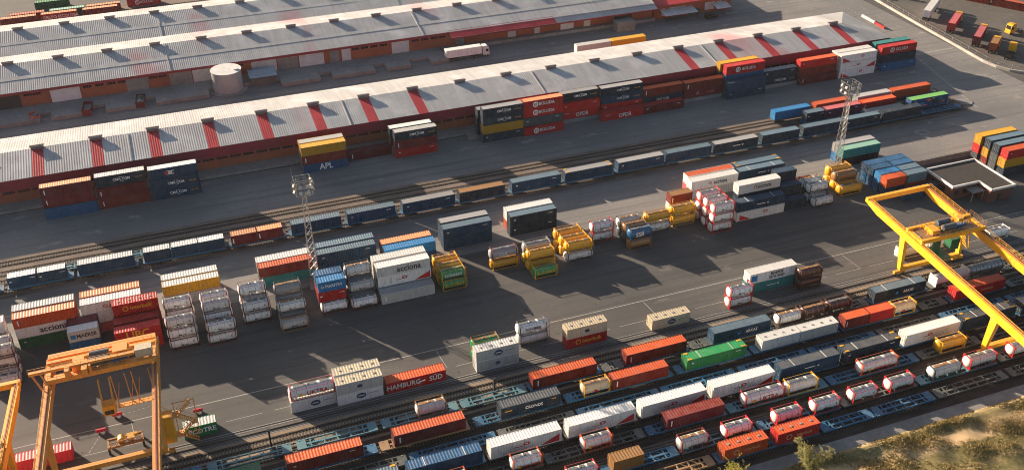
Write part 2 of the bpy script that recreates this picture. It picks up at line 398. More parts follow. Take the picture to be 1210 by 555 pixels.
def box_container(label, x, y, z, L, H, col, roofc=None, logo=None, hatch=0, group=None, corner=None, name='shipping_container', rz=0, center=False, band=False):
    root = thing(name, label, 'container', (x+L/2, y+CW/2, z) if not center else (x, y, z), rz, group)
    me = box_meshes(L, H); c0 = C[col]; wall_shade = .68 if col in ('orange','brown','yellow','green','peach') else .92; c = tuple(v*wall_shade for v in c0[:3])+(1,)   # shade put into the paint: walls tinted darker than the roof
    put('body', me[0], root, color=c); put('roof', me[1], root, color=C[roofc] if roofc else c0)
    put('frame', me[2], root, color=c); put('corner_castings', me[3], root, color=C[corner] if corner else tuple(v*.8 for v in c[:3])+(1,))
    for yy in (-.545, .545):
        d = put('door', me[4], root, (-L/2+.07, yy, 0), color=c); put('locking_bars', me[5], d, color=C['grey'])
    if hatch:
        if 'hatch' not in MC:
            h = MB(); h.cyl((0,0,0), (0,0,.06), .26, 12); h.cyl((0,0,.06), (0,0,.08), .18, 12); h.box(.2,.36,-.05,.05,0,.06)
            MC['hatch'] = h.mesh('roof_hatch', STEELP)
        for i in range(hatch): put('roof_hatch', MC['hatch'], root, ((i+.5)/hatch*L*.94-L*.47, (.0 if hatch < 5 else .15), H-.03), color=C['grey'])
    if band:
        k = ('band', L)
        if k not in MC:
            b = MB(); b.box(-.09,.09,-CW/2+.1,CW/2-.1,0,.02); MC[k] = b.mesh('roof_marking', PRINT)
        for fx in (-.27, .27): put('roof_marking', MC[k], root, (fx*L, 0, H-.01), color=C['lgrey'])
    if corner == 'yellow':
        if 'cornerplate' not in MC:
            b = MB(); b.box(-.45,.45,-.22,.22,0,.02); MC['cornerplate'] = b.mesh('corner_plate', PRINT)
        for sx in (-1,1):
            for sy in (-1,1): put('corner_plate', MC['cornerplate'], root, (sx*(L/2-.75), sy*(CW/2-.3), H-.008), color=C['yellow'])
    if logo: add_logo(root, logo, L, H, CW)
    return root
TM = {}
def tank_meshes(L, H, beam):
    k = (L, H, beam)
    if k in TM: return TM[k]
    f = MB(); w = .17; x0, x1, y0, y1 = -L/2, L/2, -CW/2, CW/2
    ins = .55 if beam else .30
    xf = (x0+ins, x1-ins-w)
    for sx in xf:
        for sy in (y0, y1-w): f.box(sx, sx+w, sy, sy+w, .0, H)
        f.box(sx+.01, sx+w-.01, y0+w, y1-w, .04, .18); f.box(sx+.01, sx+w-.01, y0+w, y1-w, H-.16, H-.02)
        f.beam((sx+w/2, y0+w, .2), (sx+w/2, -.55, .75), .06); f.beam((sx+w/2, y1-w, .2), (sx+w/2, .55, .75), .06)
        f.beam((sx+w/2, y0+w, H-.2), (sx+w/2, -.6, H-.65), .06); f.beam((sx+w/2, y1-w, H-.2), (sx+w/2, .6, H-.65), .06)
    for sy in (y0+.01, y1-w+.03): f.box(xf[0]+w, xf[1], sy, sy+.09, .04, .14); f.box(xf[0]+w, xf[1], sy, sy+.05, H-.08, H-.03)
    frame = f.mesh('frame', STEELP)
    v = MB(); Rv = 1.16; e = .34; a, b = x0+.02, x1-.02
    prof = [(a, .02), (a+.04, .5), (a+.13, .82), (a+e*.75, 1.06), (a+e+.05, Rv), (b-e-.05, Rv), (b-e*.75, 1.06), (b-.13, .82), (b-.04, .5), (b, .02)]
    v.lathe_x(prof, 28, 0, H/2+.03)
    vessel = v.mesh('vessel', TANKP, True)
    s = MB()
    for fx in (-.33, -.11, .11, .33):
        n = 20
        for q in range(n):
            t0, t1 = 2*math.pi*q/n, 2*math.pi*(q+1)/n
            for xa, xb in ((fx*L-.035, fx*L+.035),):
                s.quad((xa, (Rv+.015)*math.cos(t0), H/2+.03+(Rv+.015)*math.sin(t0)), (xb, (Rv+.015)*math.cos(t0), H/2+.03+(Rv+.015)*math.sin(t0)),
                       (xb, (Rv+.015)*math.cos(t1), H/2+.03+(Rv+.015)*math.sin(t1)), (xa, (Rv+.015)*math.cos(t1), H/2+.03+(Rv+.015)*math.sin(t1)))
    straps = s.mesh('bands', STEELP)
    g = MB()
    for (fa, fb) in ((-.38, -.16), (-.06, .1), (.18, .38)):
        g.box(fa*L, fb*L, -.30, .42, H-.10, H-.05)
    walk = g.mesh('walkway', STEELP)
    m = MB(); m.cyl((0,0,H-.14), (0,0,H+.02), .26, 12); m.box(.4,.75,-.2,.2,H-.12,H+.03); m.box(-.1,.1,-.34,-.26,H-.1,H+.03)
    lid = m.mesh('manhole_lid', STEELP)
    l = MB()
    for xx in (-.2, .2): l.beam((xx, 0, .1), (xx, 0, H-.1), .04)
    for i in range(7): l.beam((-.2, 0, .3+i*.33), (.2, 0, .3+i*.33), .03)
    lad = l.mesh('ladder', STEELP)
    TM[k] = (frame, vessel, straps, walk, lid, lad); return TM[k]
def tank_container(label, x, y, z, L, H, vc, fc, logo=None, wc='lgrey', group=None, bands='grey', beam=False):
    root = thing('tank_container', label, 'tank', (x+L/2, y+CW/2, z), 0, group)
    me = tank_meshes(L, H, beam)
    put('frame', me[0], root, color=C[fc]); put('vessel', me[1], root, color=C[vc]); put('bands', me[2], root, color=C[bands] if bands else C[vc])['kind'] = 'stuff'
    put('walkway', me[3], root, color=C[wc]); put('manhole_lid', me[4], root, (-.14*L, 0, 0), color=C[wc])
    put('ladder', me[5], root, (L/2+.03, -.7, 0), math.pi/2, color=C[fc])
    if logo: add_logo(root, logo, L, H, CW-.06)
    return root

LEN = {20: 6.06, 30: 9.125, 40: 12.19, 45: 13.716, 23: 7.15}
LEVW = {1: [''], 2: ['bottom of ', 'top of '], 3: ['bottom of ', 'middle of ', 'top of '], 4: ['bottom of ', 'second in ', 'third in ', 'top of ']}
def one(spec, label, x, y, z, ft, H, group):
    """spec 'colour[/roof][:logo][!flags]' or 'T vessel/frame[:logo]'"""
    flags = ''
    if '!' in spec: spec, flags = spec.split('!')
    logo = None
    if ':' in spec: spec, logo = spec.split(':')
    L = LEN[ft]
    if spec.startswith('T'):
        v, f = spec[1:].split('/'); return tank_container(label, x, y, z, L, H, v, f, logo, group=group, wc='tan' if 't' in flags else 'panel', bands=None if 'b' in flags else 'grey', beam='w' in flags)
    c, rf = (spec.split('/')+[None])[:2]
    return box_container(label, x, y, z, L, H, c, rf, logo, hatch=(4 if ft == 30 else 0) if 'n' not in flags else 0, group=group, corner='yellow' if 'y' in flags else None, band='d' in flags)
KIND = {20: 'twenty-foot', 30: 'thirty-foot', 40: 'forty-foot', 45: 'forty-five-foot', 23: 'swap'}
def noun(spec, ft):
    s = spec.split('!')[0].split(':')[0]
    if s.startswith('T'):
        v, f = s[1:].split('/'); return '%s tank with %s frame' % (CN[v], CN[f]) if v != f else 'all-%s tank container' % CN[v]
    c, rf = (s.split('/')+[None])[:2]
    return ('%s-roofed ' % CN[rf] if rf else '')+'%s %s container' % (CN[c], KIND[ft])
def stack(where, x, y, z0, ft, specs, group, H=2.59, jit=.12, offs=None):
    z = z0
    for i, sp in enumerate(specs):
        n = noun(sp, ft); lv = LEVW[len(specs)][i]
        lab = n+', '+lv+'the '+where
        dx = random.uniform(-jit, jit); dy = random.uniform(-jit, jit)
        if offs: dy += offs[i]
        h = H
        one(sp, lab, x+dx, y+dy, z, ft, h, group); z += h+.004

# ================================================================== GROUND
g = MB(); g.box(-290, 520, 106.6, 760, -1.0, 0); struct('ground', g, ASPH)
g = MB(); g.quad((-260,193,.002), (258,193,.002), (258,400,.002), (-260,400,.002)); struct('lane_pavement', g, ASPH2)
g = MB(); g.quad((-260,140.3,.004), (420,140.3,.004), (420,148.4,.004), (-260,148.4,.004)); struct('near_track_bed', g, BALL)
g = MB(); g.quad((-260,109.2,.004), (420,109.2,.004), (420,140.3,.004), (-260,140.3,.004)); struct('shaded_track_bed', g, BALL3)  # darker bed: shade between the trains is in its colour
g = MB(); g.quad((-260,212.6,.004), (229,212.6,.004), (229,230.2,.004), (-260,230.2,.004)); struct('far_track_bed', g, BALL2)
g = MB(); g.quad((-200,388,.004), (240,388,.004), (240,404,.004), (-200,404,.004)); struct('rear_track_bed', g, BALL2)
g = MB(); g.box(-260, 420, 148.9, 150.1, 0, .03); struct('crane_rail_beam', g, CONC_D)
g = MB(); g.box(-260, 420, 119.2, 120.3, 0, .03); struct('crane_rail_beam', g, CONC_D)
g = MB(); g.box(-260, 420, 106.6, 109.2, -.5, .05); struct('service_path', g, CONC)
# painted lines on the yard
def line(x0, y0, x1, y1, w=.16, dash=None, z=.008):
    m = MB(); p = Vector((x0,y0,z)); q = Vector((x1,y1,z)); d = (q-p); L = d.length; d.normalize(); n = Vector((-d.y, d.x, 0))*w/2
    segs = [(0, L)]
    if dash: segs = [(t, min(L, t+dash[0])) for t in [i*(dash[0]+dash[1]) for i in range(int(L/(dash[0]+dash[1]))+1)]]
    for a, b in segs:
        if b-a < .05: continue
        m.quad(tuple(p+d*a-n), tuple(p+d*b-n), tuple(p+d*b+n), tuple(p+d*a+n))
    struct('painted_line', m, LINEW)
line(-120, 161.3, 300, 161.3, .2); line(-120, 154.7, 300, 154.7, .12, (7, 2.2)); line(-120, 150.6, 300, 150.6, .10); line(-120, 148.62, 300, 148.62, .08)
for xx in (-17, 43.5, 91.5, 144): line(xx-.2, 160.8, xx+.3, 154.9, .12)
line(168, 205, 240, 205, .12, (2, 5)); line(179, 213.0, 184, 213.0, .15, (1.4, .8)); line(193, 201.5, 199, 201.8, .14, (1.6, .8))
line(247, 300, 247, 262, .16, (1.2, .8)); line(240, 252, 231, 214, .9, (.45, .75)); line(241.5, 254.5, 257, 254.8, 1.0, (.5, .45))
line(252.6, 300, 252.6, 262, .14, (4, 6)); line(250, 232, 262, 210, .14, (4, 6)); line(268, 262, 272, 240, .14, (4, 5)); line(278, 300, 282, 230, .14, (3, 6))
line(100, 296, 236, 297, .14); line(120, 303.5, 205, 306, .16, (2.4, 1.9)); line(170, 199, 176, 199.1, .14, (1.6, .9)); line(95, 204.6, 112, 204.4, .12, (5, 2)); line(200, 240, 226, 240, .14, (3, 8))
line(180, 160.5, 203, 160.5, .12); line(203, 160.5, 203, 150, .12); line(-60, 300.5, 100, 300.5, .14)
for (cx, cy) in ((212.5, 233.5), (204.5, 206.5)):
    m = MB()
    for rad in (1.6, 1.0):
        for t in range(20):
            if random.random() < .25: continue
            a, b = t*math.pi/10, (t+1)*math.pi/10
            m.quad(*[(cx+(rad+k)*math.cos(q)*1.3, cy+(rad+k)*math.sin(q), .008) for q, k in ((a,0),(b,0),(b,.16),(a,.16))])
    struct('painted_roundel', m, LINEW)

# ------------------------------------------------------------------ tracks
def track(y, x0, x1, mat_oil=True, zt=.17, g=1.67):
    t = put('railway_track', None, None, ((x0+x1)/2, y, 0)); t['kind'] = 'structure'; h = (x1-x0)/2
    s = MB(); n = int((x1-x0)/.62)
    for i in range(n):
        x = -h+i*.62; s.box(x, x+.26, -1.3, 1.3, .006, .07)
    so_ = put('sleepers', s.mesh('sleepers', SLEEP), t); so_['kind'] = 'stuff'
    for sy in (-g/2, g/2):
        r = MB(); r.box(-h, h, sy-.07, sy+.07, .07, .09); r.box(-h, h, sy-.02, sy+.02, .09, .14); r.box(-h, h, sy-.036, sy+.036, .14, zt)
        put('rail', r.mesh('rail', RAILM), t)
    if mat_oil:
        o = MB()
        for sy in (-g/2, g/2): o.quad((-h, sy-.42, .0055), (h, sy-.42, .0055), (h, sy+.42, .0055), (-h, sy+.42, .0055))
        put('oily_strip', o.mesh('oily_strip', OILB), t)
TY = dict(z=146.3, a=142.35, b=136.65, m=131.9, c=127.45, d=122.95, e=116.65, f=112.25)
for y in TY.values(): track(y, -60, 205)
FT = dict(p=215.75, q=219.6, r=223.45, s=227.7)
for y in FT.values(): track(y, -70, 228, y > 227)
track(395.5, -90, 60, False); track(391.5, -90, 60, False)
for y in (149.5, 119.75):
    m = MB(); m.box(-60, 215, y-.06, y+.06, .034, .16); struct('crane_rail', m, RAILM)
m = MB(); m.box(-60, 215, 151.05, 151.25, .0, .06); struct('cable_trench_edge', m, CONC)

# ================================================================== WAREHOUSES
def corr_panel(key, L, dy, z0, z1, mat, pitch=.62, d=.026, th=.05):
    """corrugated sheet: width L along x, running dy in y from height z0 to z1"""
    k = ('roofpan', key, round(L,2), round(dy,2), z0, z1)
    if k not in MC:
        m = MB(); pr = wave(L, pitch, -d)
        for (u, a), (u2, b) in zip(pr, pr[1:]):
            m.quad((u,0,z0-a), (u2,0,z0-b), (u2,dy,z1-b), (u,dy,z1-a))
        m.quad((0,0,z0-th), (L,0,z0-th), (L,dy,z1-th), (0,dy,z1-th)); m.quad((0,0,z0-th), (L,0,z0-th), (L,0,z0), (0,0,z0))
        MC[k] = m.mesh('roof_sheet', mat)
    return MC[k]
def vent_mesh():
    if 'vent' not in MC:
        m = MB(); m.box(-1.55, 1.55, -.45, .45, -.3, .72)
        m.poly([(-1.75,-.8,.72),(1.75,-.8,.72),(1.75,0,.95),(-1.75,0,.95)]); m.poly([(-1.75,0,.95),(1.75,0,.95),(1.75,.8,.72),(-1.75,.8,.72)])
        m.poly([(-1.75,-.8,.71),(1.75,-.8,.71),(1.75,.8,.71),(-1.75,.8,.71)]); MC['vent'] = m.mesh('ridge_vent', VENTM)
    return MC['vent']
def win_mesh(n=4, pw=.62, h=.75):
    k = ('win', n)
    if k not in MC:
        w = n*(pw+.1)+.1; f = MB(); f.box(0, w, -.04, .05, 0, .07); f.box(0, w, -.04, .05, h-.07, h)
        for i in range(n+1): f.box(i*(pw+.1), i*(pw+.1)+.1, -.04, .05, .07, h-.07)
        p = MB(); p.box(.05, w-.05, 0, .03, .05, h-.05); MC[k] = (f.mesh('window', FASCIA), p.mesh('pane', GLASS))
    return MC[k]
# near warehouse: near eave y=256.1 z=7.0, ridge y=270.6 z=8.5, far eave y=285.5
W1 = thing('warehouse', 'long near warehouse with corrugated gable roof, red roof strips and crimson fascia', 'warehouse', (0,0,0))
EZ, RZ, YE, YR, YF = 8.0, 10.15, 254.3, 266.5, 280.2
VX = [-47.6+14.55*i-14.55*3 for i in range(22)]       # ridge vents
X0, X1 = VX[0]-5.6, 228.0
REDW = {2: 1, 3: 3.1, 4: 3.1, 5: 3.1, 6: 3.1, 7: 3.1, 8: 3.1, 9: 3.1, 15: 1.6, 16: 3.2, 17: 3.2, 18: 3.1, 19: 2.2}
for i, vx in enumerate(VX):
    xr = vx+14.55 if vx+14.55 < 218 else 218
    idx = int(round((vx+47.6)/14.55))
    rw = {-33: 3.1}.get(0, 0)
    red = -40 < vx < 70 or vx > 150
    w = 2.9 if red else 0
    xs = vx-1.45
    if red: put('red_roof_strip', corr_panel('red', w, YR-YE, EZ, RZ, ROOFR), W1, (xs, YE, 0))
    L = 14.55-w if xr < 218 else 218-(xs+w)
    put('roof_sheet', corr_panel('near', L, YR-YE, EZ, RZ, ROOFG), W1, (xs+w, YE, 0))
    Lf = 14.55 if xr < 218 else 218-xs
    put('roof_sheet', corr_panel('far', Lf, YF-YR, RZ, EZ-.05, ROOFG), W1, (xs, YR, 0))
    if vx < 215: put('ridge_vent', vent_mesh(), W1, (vx, YR-.2, RZ))
    if idx % 4 == 2 and vx < 200: 
        m = MB(); m.beam((vx+8, YE, EZ+.14), (vx+8, YR, RZ+.14), .22, .1); put('roof_seam', m.mesh('roof_seam', ROOFW), W1)
xe = 218.0
h = MB(); h.poly([(xe, YE, EZ+.02), (X1+1, YE, EZ-.1), (xe, YR, RZ+.02)]); h.poly([(X1+1, YE, EZ-.1), (X1+1, YF, EZ-.1), (xe, YR, RZ+.02)]); h.poly([(xe, YF, EZ), (xe, YR, RZ+.02), (X1+1, YF, EZ-.1)])
put('hip_roof', h.mesh('hip_roof', ROOFH), W1)
m = MB(); m.box(X0, X1, 255.8, YF-.6, 1.1, 7.6); put('wall', m.mesh('wall', BRICK), W1)
m = MB(); m.box(X0, X1+.9, YE+.1, YE+.4, 5.15, 7.92); put('fascia', m.mesh('fascia', FASCIA), W1)
m = MB(); m.box(X1+.6, X1+.95, YE+.45, YF, 5.2, 7.8); put('fascia', m.mesh('fascia', FASCIA), W1)
for i in range(int((X1-X0)/3.55)):
    x = X0+1+i*3.55; wm = win_mesh(); wo_ = put('window', wm[0], W1, (x, 255.76, 3.5)); put('pane', wm[1], wo_)
m = MB(); m.box(X0, 80, 251.4, YF, 0, 1.1); m.box(80, X1+5, 248.75, YF, 0, 1.1); put('loading_platform', m.mesh('loading_platform', CONC), W1)
m = MB(); m.box(X0, 80, 251.28, 251.4, .25, .45); put('bumper_rail', m.mesh('bumper_rail', DARK), W1)

# rear double-gabled warehouse
W2 = thing('warehouse', 'rear twin-gabled grey warehouse with orange walls and red eaves', 'warehouse', (0,0,0))
A0, A1 = -108.0, 173.5
vs2 = [-42.6+14.6*i-14.6*4 for i in range(20)]
for (ya, yb, za, zb) in ((315.3, 331.0, 6.3, 9.5), (331.0, 346.2, 9.5, 6.4), (346.2, 361.4, 6.4, 9.5), (361.4, 376.5, 9.5, 6.4)):
    x = A0
    while x < A1-.5:
        L = min(14.6, A1-x); put('roof_sheet', corr_panel('w2', L, yb-ya, za, zb, ROOFG), W2, (x, ya, 0)); x += 14.6
for vx in vs2:
    if vx < A1:
        put('ridge_vent', vent_mesh(), W2, (vx, 330.8, 9.5)); put('ridge_vent', vent_mesh(), W2, (vx+2, 361.2, 9.5))
for (ya, yb, za, zb) in ((321.6, 323.4, 7.585, 7.95), (352.3, 354.2, 7.625, 8.01)):
    m = MB(); m.quad((A0,ya,za+.10), (A1,ya,za+.10), (A1,yb,zb+.10), (A0,yb,zb+.10)); put('skylight_strip', m.mesh('skylight_strip', ROOFW), W2)
for xx in (4, 86.5, 173.2):
    for (ya, yb, za, zb) in ((315.3, 331.0, 6.3, 9.5), (346.2, 361.4, 6.4, 9.5)):
        m = MB(); m.beam((xx, ya, za+.16), (xx, yb, zb+.16), .3, .1); put('roof_seam', m.mesh('roof_seam', ROOFW), W2)
m = MB(); m.box(A0, A1-.3, 316.2, 376, 1.15, 6.25); put('wall', m.mesh('wall', BRICK), W2)
m = MB(); m.box(A0, 95.5, 315.3, 315.55, 5.45, 6.3); put('eaves_board', m.mesh('eaves_board', FASCIA), W2)
m = MB(); m.box(95.5, A1, 312.6, 312.85, 4.6, 5.3); put('eaves_board', m.mesh('eaves_board', FASCIA), W2)
put('lean_to_roof', corr_panel('lean', A1-95.5, 3.6, 5.25, 6.3, ROOFG), W2, (95.5, 312.5, 0))
m = MB(); m.quad((95.5,312.4,5.42), (134,312.4,5.42), (134,316.2,6.52), (95.5,316.2,6.52)); put('red_roof_strip', m.mesh('red_roof_strip', ROOFR), W2)
# wall bays
for (xa, xb, mt, nm) in ((-47,-40,DARK,'open_bay'), (-31.5,-23,WHITE,'roller_door'), (-9.5,-3,CONC,'roller_door'), (3.5,10.3,GALV,'roller_door'), (10.6,17.5,WHITE,'roller_door'), (29,37,WHITE,'roller_door'), (37.4,44,GALV,'roller_door'), (44.4,52.5,WHITE,'wall_panel'), (54.5,57.5,CONC,'roller_door'), (58.5,61.5,WHITE,'wall_panel'), (75.5,81.5,WHITE,'roller_door'),(-66,-58,GALV,'roller_door'),(-90,-80,WHITE,'roller_door')):
    m = MB(); m.box(xa, xb, 316.05, 316.19, 1.16, 5.3); put(nm, m.mesh(nm, mt), W2)
for x in (-39,-36.5,-22,-18.5,-15,-12,-2.5,.3,17.8,24,62,65,68.2,71.5,82.5,85.8,89.2,92):
    wm = win_mesh(3, .7, .85); wo_ = put('window', wm[0], W2, (x, 316.15, 4.25)); put('pane', wm[1], wo_)
for (xa, xb, mt, nm) in ((98,101,GALV,'roller_door'),(117,120,WHITE,'roller_door'),(127,129,WHITE,'roller_door'),(137,142,WHITE,'roller_door'),(146,148.5,WHITE,'roller_door'),(158,165,DARK,'open_bay')):
    m = MB(); m.box(xa, xb, 316.0, 316.19, .9, 4.0); put(nm, m.mesh(nm, mt), W2)
m = MB()
for (xa, xb) in ((-108,-35), (-32,-20.5), (-16.5,-5), (-1.8,14.2), (36.5,49), (53,67), (71,79)): m.box(xa, xb, 305, 316.2, 0, 1.15)
m.box(-108, 92, 309.5, 316.2, 0, 1.149); m.box(92.5, A1, 314.2, 316.2, 0, 1.1); m.box(86, 92, 305, 309.5, 0, 1.15)
put('loading_platform', m.mesh('loading_platform', CONC), W2)
m = MB(); m.box(156, 163, 309, 313, 0, 3.4); put('annex', m.mesh('annex', CONC), W2)
# red-roofed extension on the right
W3 = thing('warehouse_extension', 'red-roofed extension at the right end of the rear warehouse', 'warehouse', (0,0,0))
m = MB(); m.box(174, 206, 316, 345, 0, 5.2); put('wall', m.mesh('wall', BRICK), W3)
put('roof', corr_panel('ext', 33, 16, 5.3, 7.8, ROOFR), W3, (173.7, 314.6, 0))
for (xa, xb, mt) in ((177,178.2,WHITE), (180,186.5,WHITE), (195,199,WHITE), (200,202,WHITE)):
    m = MB(); m.box(xa, xb, 315.86, 315.99, .8, 3.6); put('door', m.mesh('door', mt), W3)
m = MB(); m.box(188, 193, 315.8, 315.98, .3, 2.0); put('green_panel', m.mesh('green_panel', simple('green_sheet', (.02,.22,.12,1))), W3)
for i, (xa, w) in enumerate(((176, 13.5), (197.5, 6))):
    cv = thing('entrance_canopy', ['long white canopy leaning out from the red-roofed extension', 'short white canopy at the right of the extension'][i], 'canopy', (xa, 312.6, 0))
    m = MB(); m.quad((0,-1.6,2.6), (w,-1.6,2.6), (w,3.2,3.4), (0,3.2,3.4)); m.quad((0,-1.6,2.52), (w,-1.6,2.52), (w,3.2,3.32), (0,3.2,3.32)); put('sheet', m.mesh('sheet', WHITE), cv)
    m = MB()
    for xx in (.1, w-.1): m.beam((xx,-1.4,0), (xx,-1.4,2.55), .1)
    put('post', m.mesh('post', DARK), cv)

# storage tank and shed on the rear platform
t = thing('storage_tank', 'round pale steel storage tank with flat lid in front of rear warehouse', 'tank', (20.4, 309.5, 0))
m = MB(); m.cyl((0,0,.25), (0,0,6.6), 4.6, 40); put('shell', m.mesh('shell', simple('tank_cladding', (.60,.60,.60,1), .4, .5, .2, metal=.3), True), t)
m = MB(); m.cyl((0,0,6.6), (0,0,6.75), 4.75, 40); put('lid', m.mesh('lid', WHITE, True), t)
m = MB(); m.cyl((2.9,-1.2,6.75), (2.9,-1.2,7.1), .8, 16); put('hatch', m.mesh('hatch', WHITE, True), t)
m = MB(); m.cyl((0,0,0), (0,0,.25), 5.9, 32); put('plinth', m.mesh('plinth', CONC), t)
m = MB()
for k in range(16): m.beam((4.3, 3.2, .3+.38*k), (4.8, 2.7, .3+.38*k), .06)
m.beam((4.3,3.2,.2), (4.3,3.2,7.4), .07); m.beam((4.8,2.7,.2), (4.8,2.7,7.4), .07); put('ladder', m.mesh('ladder', FASCIA), t)
t = thing('shed', 'small grey shed with pale blue sheet roof beside the storage tank', 'shed', (31.5, 311.2, 0))
m = MB(); m.box(-4, 4, -2.6, 2.2, 0, 2.9); put('wall', m.mesh('wall', CONC_D), t)
m = MB(); m.quad((-4.3,-2.9,2.9), (4.3,-2.9,2.9), (4.3,2.5,3.6), (-4.3,2.5,3.6)); m.quad((-4.3,-2.9,2.83), (4.3,-2.9,2.83), (4.3,2.5,3.53), (-4.3,2.5,3.53)); put('roof', m.mesh('roof', simple('pale_blue_sheet', (.40,.52,.60,1), .4)), t)
# flat roofed hut at the right
t = thing('office_building', 'flat-roofed brick hut with white parapet beside the blue containers', 'building', (0,0,0))
m = MB(); m.box(185.3, 200.6, 172.6, 182.3, 0, 3.7); m.box(193.4, 200.6, 168.0, 172.6, 0, 3.7); put('wall', m.mesh('wall', simple('hut_brick', (.20,.075,.05,1), .85, 1.5)), t)
m = MB(); m.box(185.2, 200.7, 172.5, 182.4, 3.7, 3.8); m.box(193.3, 200.7, 167.9, 172.5, 3.7, 3.8); put('roof', m.mesh('roof', BITUM), t)
m = MB()
for b in ((184.9,201,182.3,182.7), (184.9,185.3,172.3,182.3), (185.3,193.6,172.2,172.6), (193.2,193.6,167.7,172.2), (193.6,201,167.5,167.9), (200.6,201,167.9,182.3)): m.box(b[0], b[1], b[2], b[3], 3.55, 4.15)
put('parapet', m.mesh('parapet', WHITE), t)
for (x, y) in ((186.3,172.55), (189,172.55)):
    m = MB(); m.box(x, x+1.2, y-.04, y+.02, 1.3, 2.5); put('window', m.mesh('window', GLASS), t)
for yy in (175, 178.5):
    m = MB(); m.box(185.24, 185.32, yy, yy+1.4, 1.2, 2.6); put('window', m.mesh('window', GLASS), t)
m = MB(); m.box(196, 197.1, 167.9, 167.98, .05, 2.2); put('door', m.mesh('door', DARK), t)
m = MB(); m.box(189.4, 193.3, 169.6, 172.4, 2.6, 2.75); m.box(189.5, 189.7, 169.7, 169.9, 0, 2.6); m.box(193.0, 193.2, 169.7, 169.9, 0, 2.6); put('porch', m.mesh('porch', CONC), t)
m = MB(); m.box(184, 208, 190.2, 190.5, 0, 1.6); w_ = put('low_wall', m.mesh('low_wall', CONC)); tag(w_, 'low concrete wall between the lane and the flat-roofed hut', 'wall')

# ================================================================== CONTAINERS ALONG THE WAREHOUSE
G1 = 'containers stacked along the near warehouse'
def wh(n): return n+' along near warehouse'
stack(wh('leftmost stack'), -32.7, 245.9, 0, 40, ['blue', 'dred:smw', 'maroon/peach:smw'], G1, 2.9, offs=[-.6,0,.1])  # peach roof colour paints in the sunlit top of the red box
stack(wh('second stack from left'), -19.9, 245.7, 0, 40, ['brown:smw', 'dred:smw', 'navy/white:cma'], G1, 2.9, offs=[0,0,.9])
stack(wh('third stack from left'), -7.0, 245.4, 0, 40, ['deep:cma', 'deep:cma', 'deep/white:pnl'], G1, 2.9, offs=[0,0,.3])
stack(wh('fourth stack from left'), 32.1, 245.9, 0, 40, ['blue:apl', 'brown:smw', 'yellow'], G1)
stack(wh('stack just behind the fourth'), 32.1, 248.7, 0, 40, ['grey', 'grey', 'yellow/lgrey'], G1)
stack('single low box between two stacks', 45.1, 248.5, 0, 40, ['dred:smw'], G1)
stack(wh('fifth stack from left'), 57.6, 245.6, 0, 40, ['red:sml', 'dred:smw', 'navy/lgrey:cma'], G1)
stack(wh('stack just behind the fifth'), 57.2, 248.5, 0, 40, ['grey', 'dred', 'navy/white'], G1)
stack(wh('sixth stack from left'), 83.5, 245.8, 0, 40, ['navy:sml', 'yellow', 'navy:cma', 'navy/grey:cma'], G1)
stack('rear stack behind the sixth', 82.9, 249.0, 1.1, 40, ['navy', 'navy', 'navy/grey'], G1)
stack(wh('seventh stack from left'), 95.9, 245.7, 0, 40, ['red:bol', 'dgrey:sml', 'red:bol', 'red/peach:bol'], G1, offs=[-.5,.5,.5,.5])  # top box is red; its peach roof has the low sun painted in
stack('rear stack behind the seventh', 95.6, 249.2, 1.1, 40, ['dred', 'red', 'red/peach'], G1)  # same sunlit tint put into the rear roof colour
stack(wh('eighth stack from left'), 109.0, 249.0, 1.1, 40, ['red:opdr', 'red:sml', 'navy/grey:cma'], G1, offs=[0,0,1.3])
stack('low box standing before the ninth stack', 120.7, 245.9, 0, 45, ['red:opdr'], G1)
stack(wh('ninth stack from left'), 121.8, 249.4, 1.1, 45, ['red:sml', 'deep:cma', 'navy/grey:cma'], G1)
stack('low box standing before the tenth stack', 134.3, 245.9, 0, 45, ['dred/red:sml'], G1)
stack(wh('tenth stack from left'), 135.6, 249.4, 1.1, 45, ['navy:strip', 'brown/orange:smw'], G1)
stack(wh('eleventh stack from left'), 149.6, 249.0, 1.1, 45, ['dred:crow', 'brown/orange:smw'], G1)
stack('front pair before the twelfth stack', 162.9, 246.0, 0, 45, ['deep:sml', 'deep'], G1, 2.75)
stack(wh('twelfth stack from left'), 163.6, 249.0, 1.1, 45, ['deep', 'blue', 'red:bol'], G1, 2.8)
stack('rear stack behind the twelfth', 163.2, 251.9, 1.1, 45, ['grey', 'deep', 'yellow'], G1, 2.8)
stack(wh('thirteenth stack from left'), 177.6, 249.0, 1.1, 40, ['navy:cma', 'navy/grey:sml'], G1, 2.3)
stack(wh('fourteenth stack from left'), 190.0, 247.6, 0, 45, ['dred:smw', 'brown', 'red/orange:sml'], G1, offs=[-.5,.3,.3])
stack('three-high stack right of the orange-topped one', 204.6, 247.0, 0, 45, ['white:accl', 'white:accr', 'white:accl'], G1)
stack('rear stack behind those three', 204.6, 249.8, 0, 45, ['grey', 'white', 'white'], G1, jit=.05)
stack(wh('rightmost stack'), 220.9, 247.4, 0, 45, ['blue:sml', 'navy', 'red:bol'], G1, offs=[-.3,.3,.6])
stack('rear stack behind the rightmost', 220.9, 250.9, 0, 45, ['grey', 'navy', 'teal'], G1, offs=[0,0,.4])

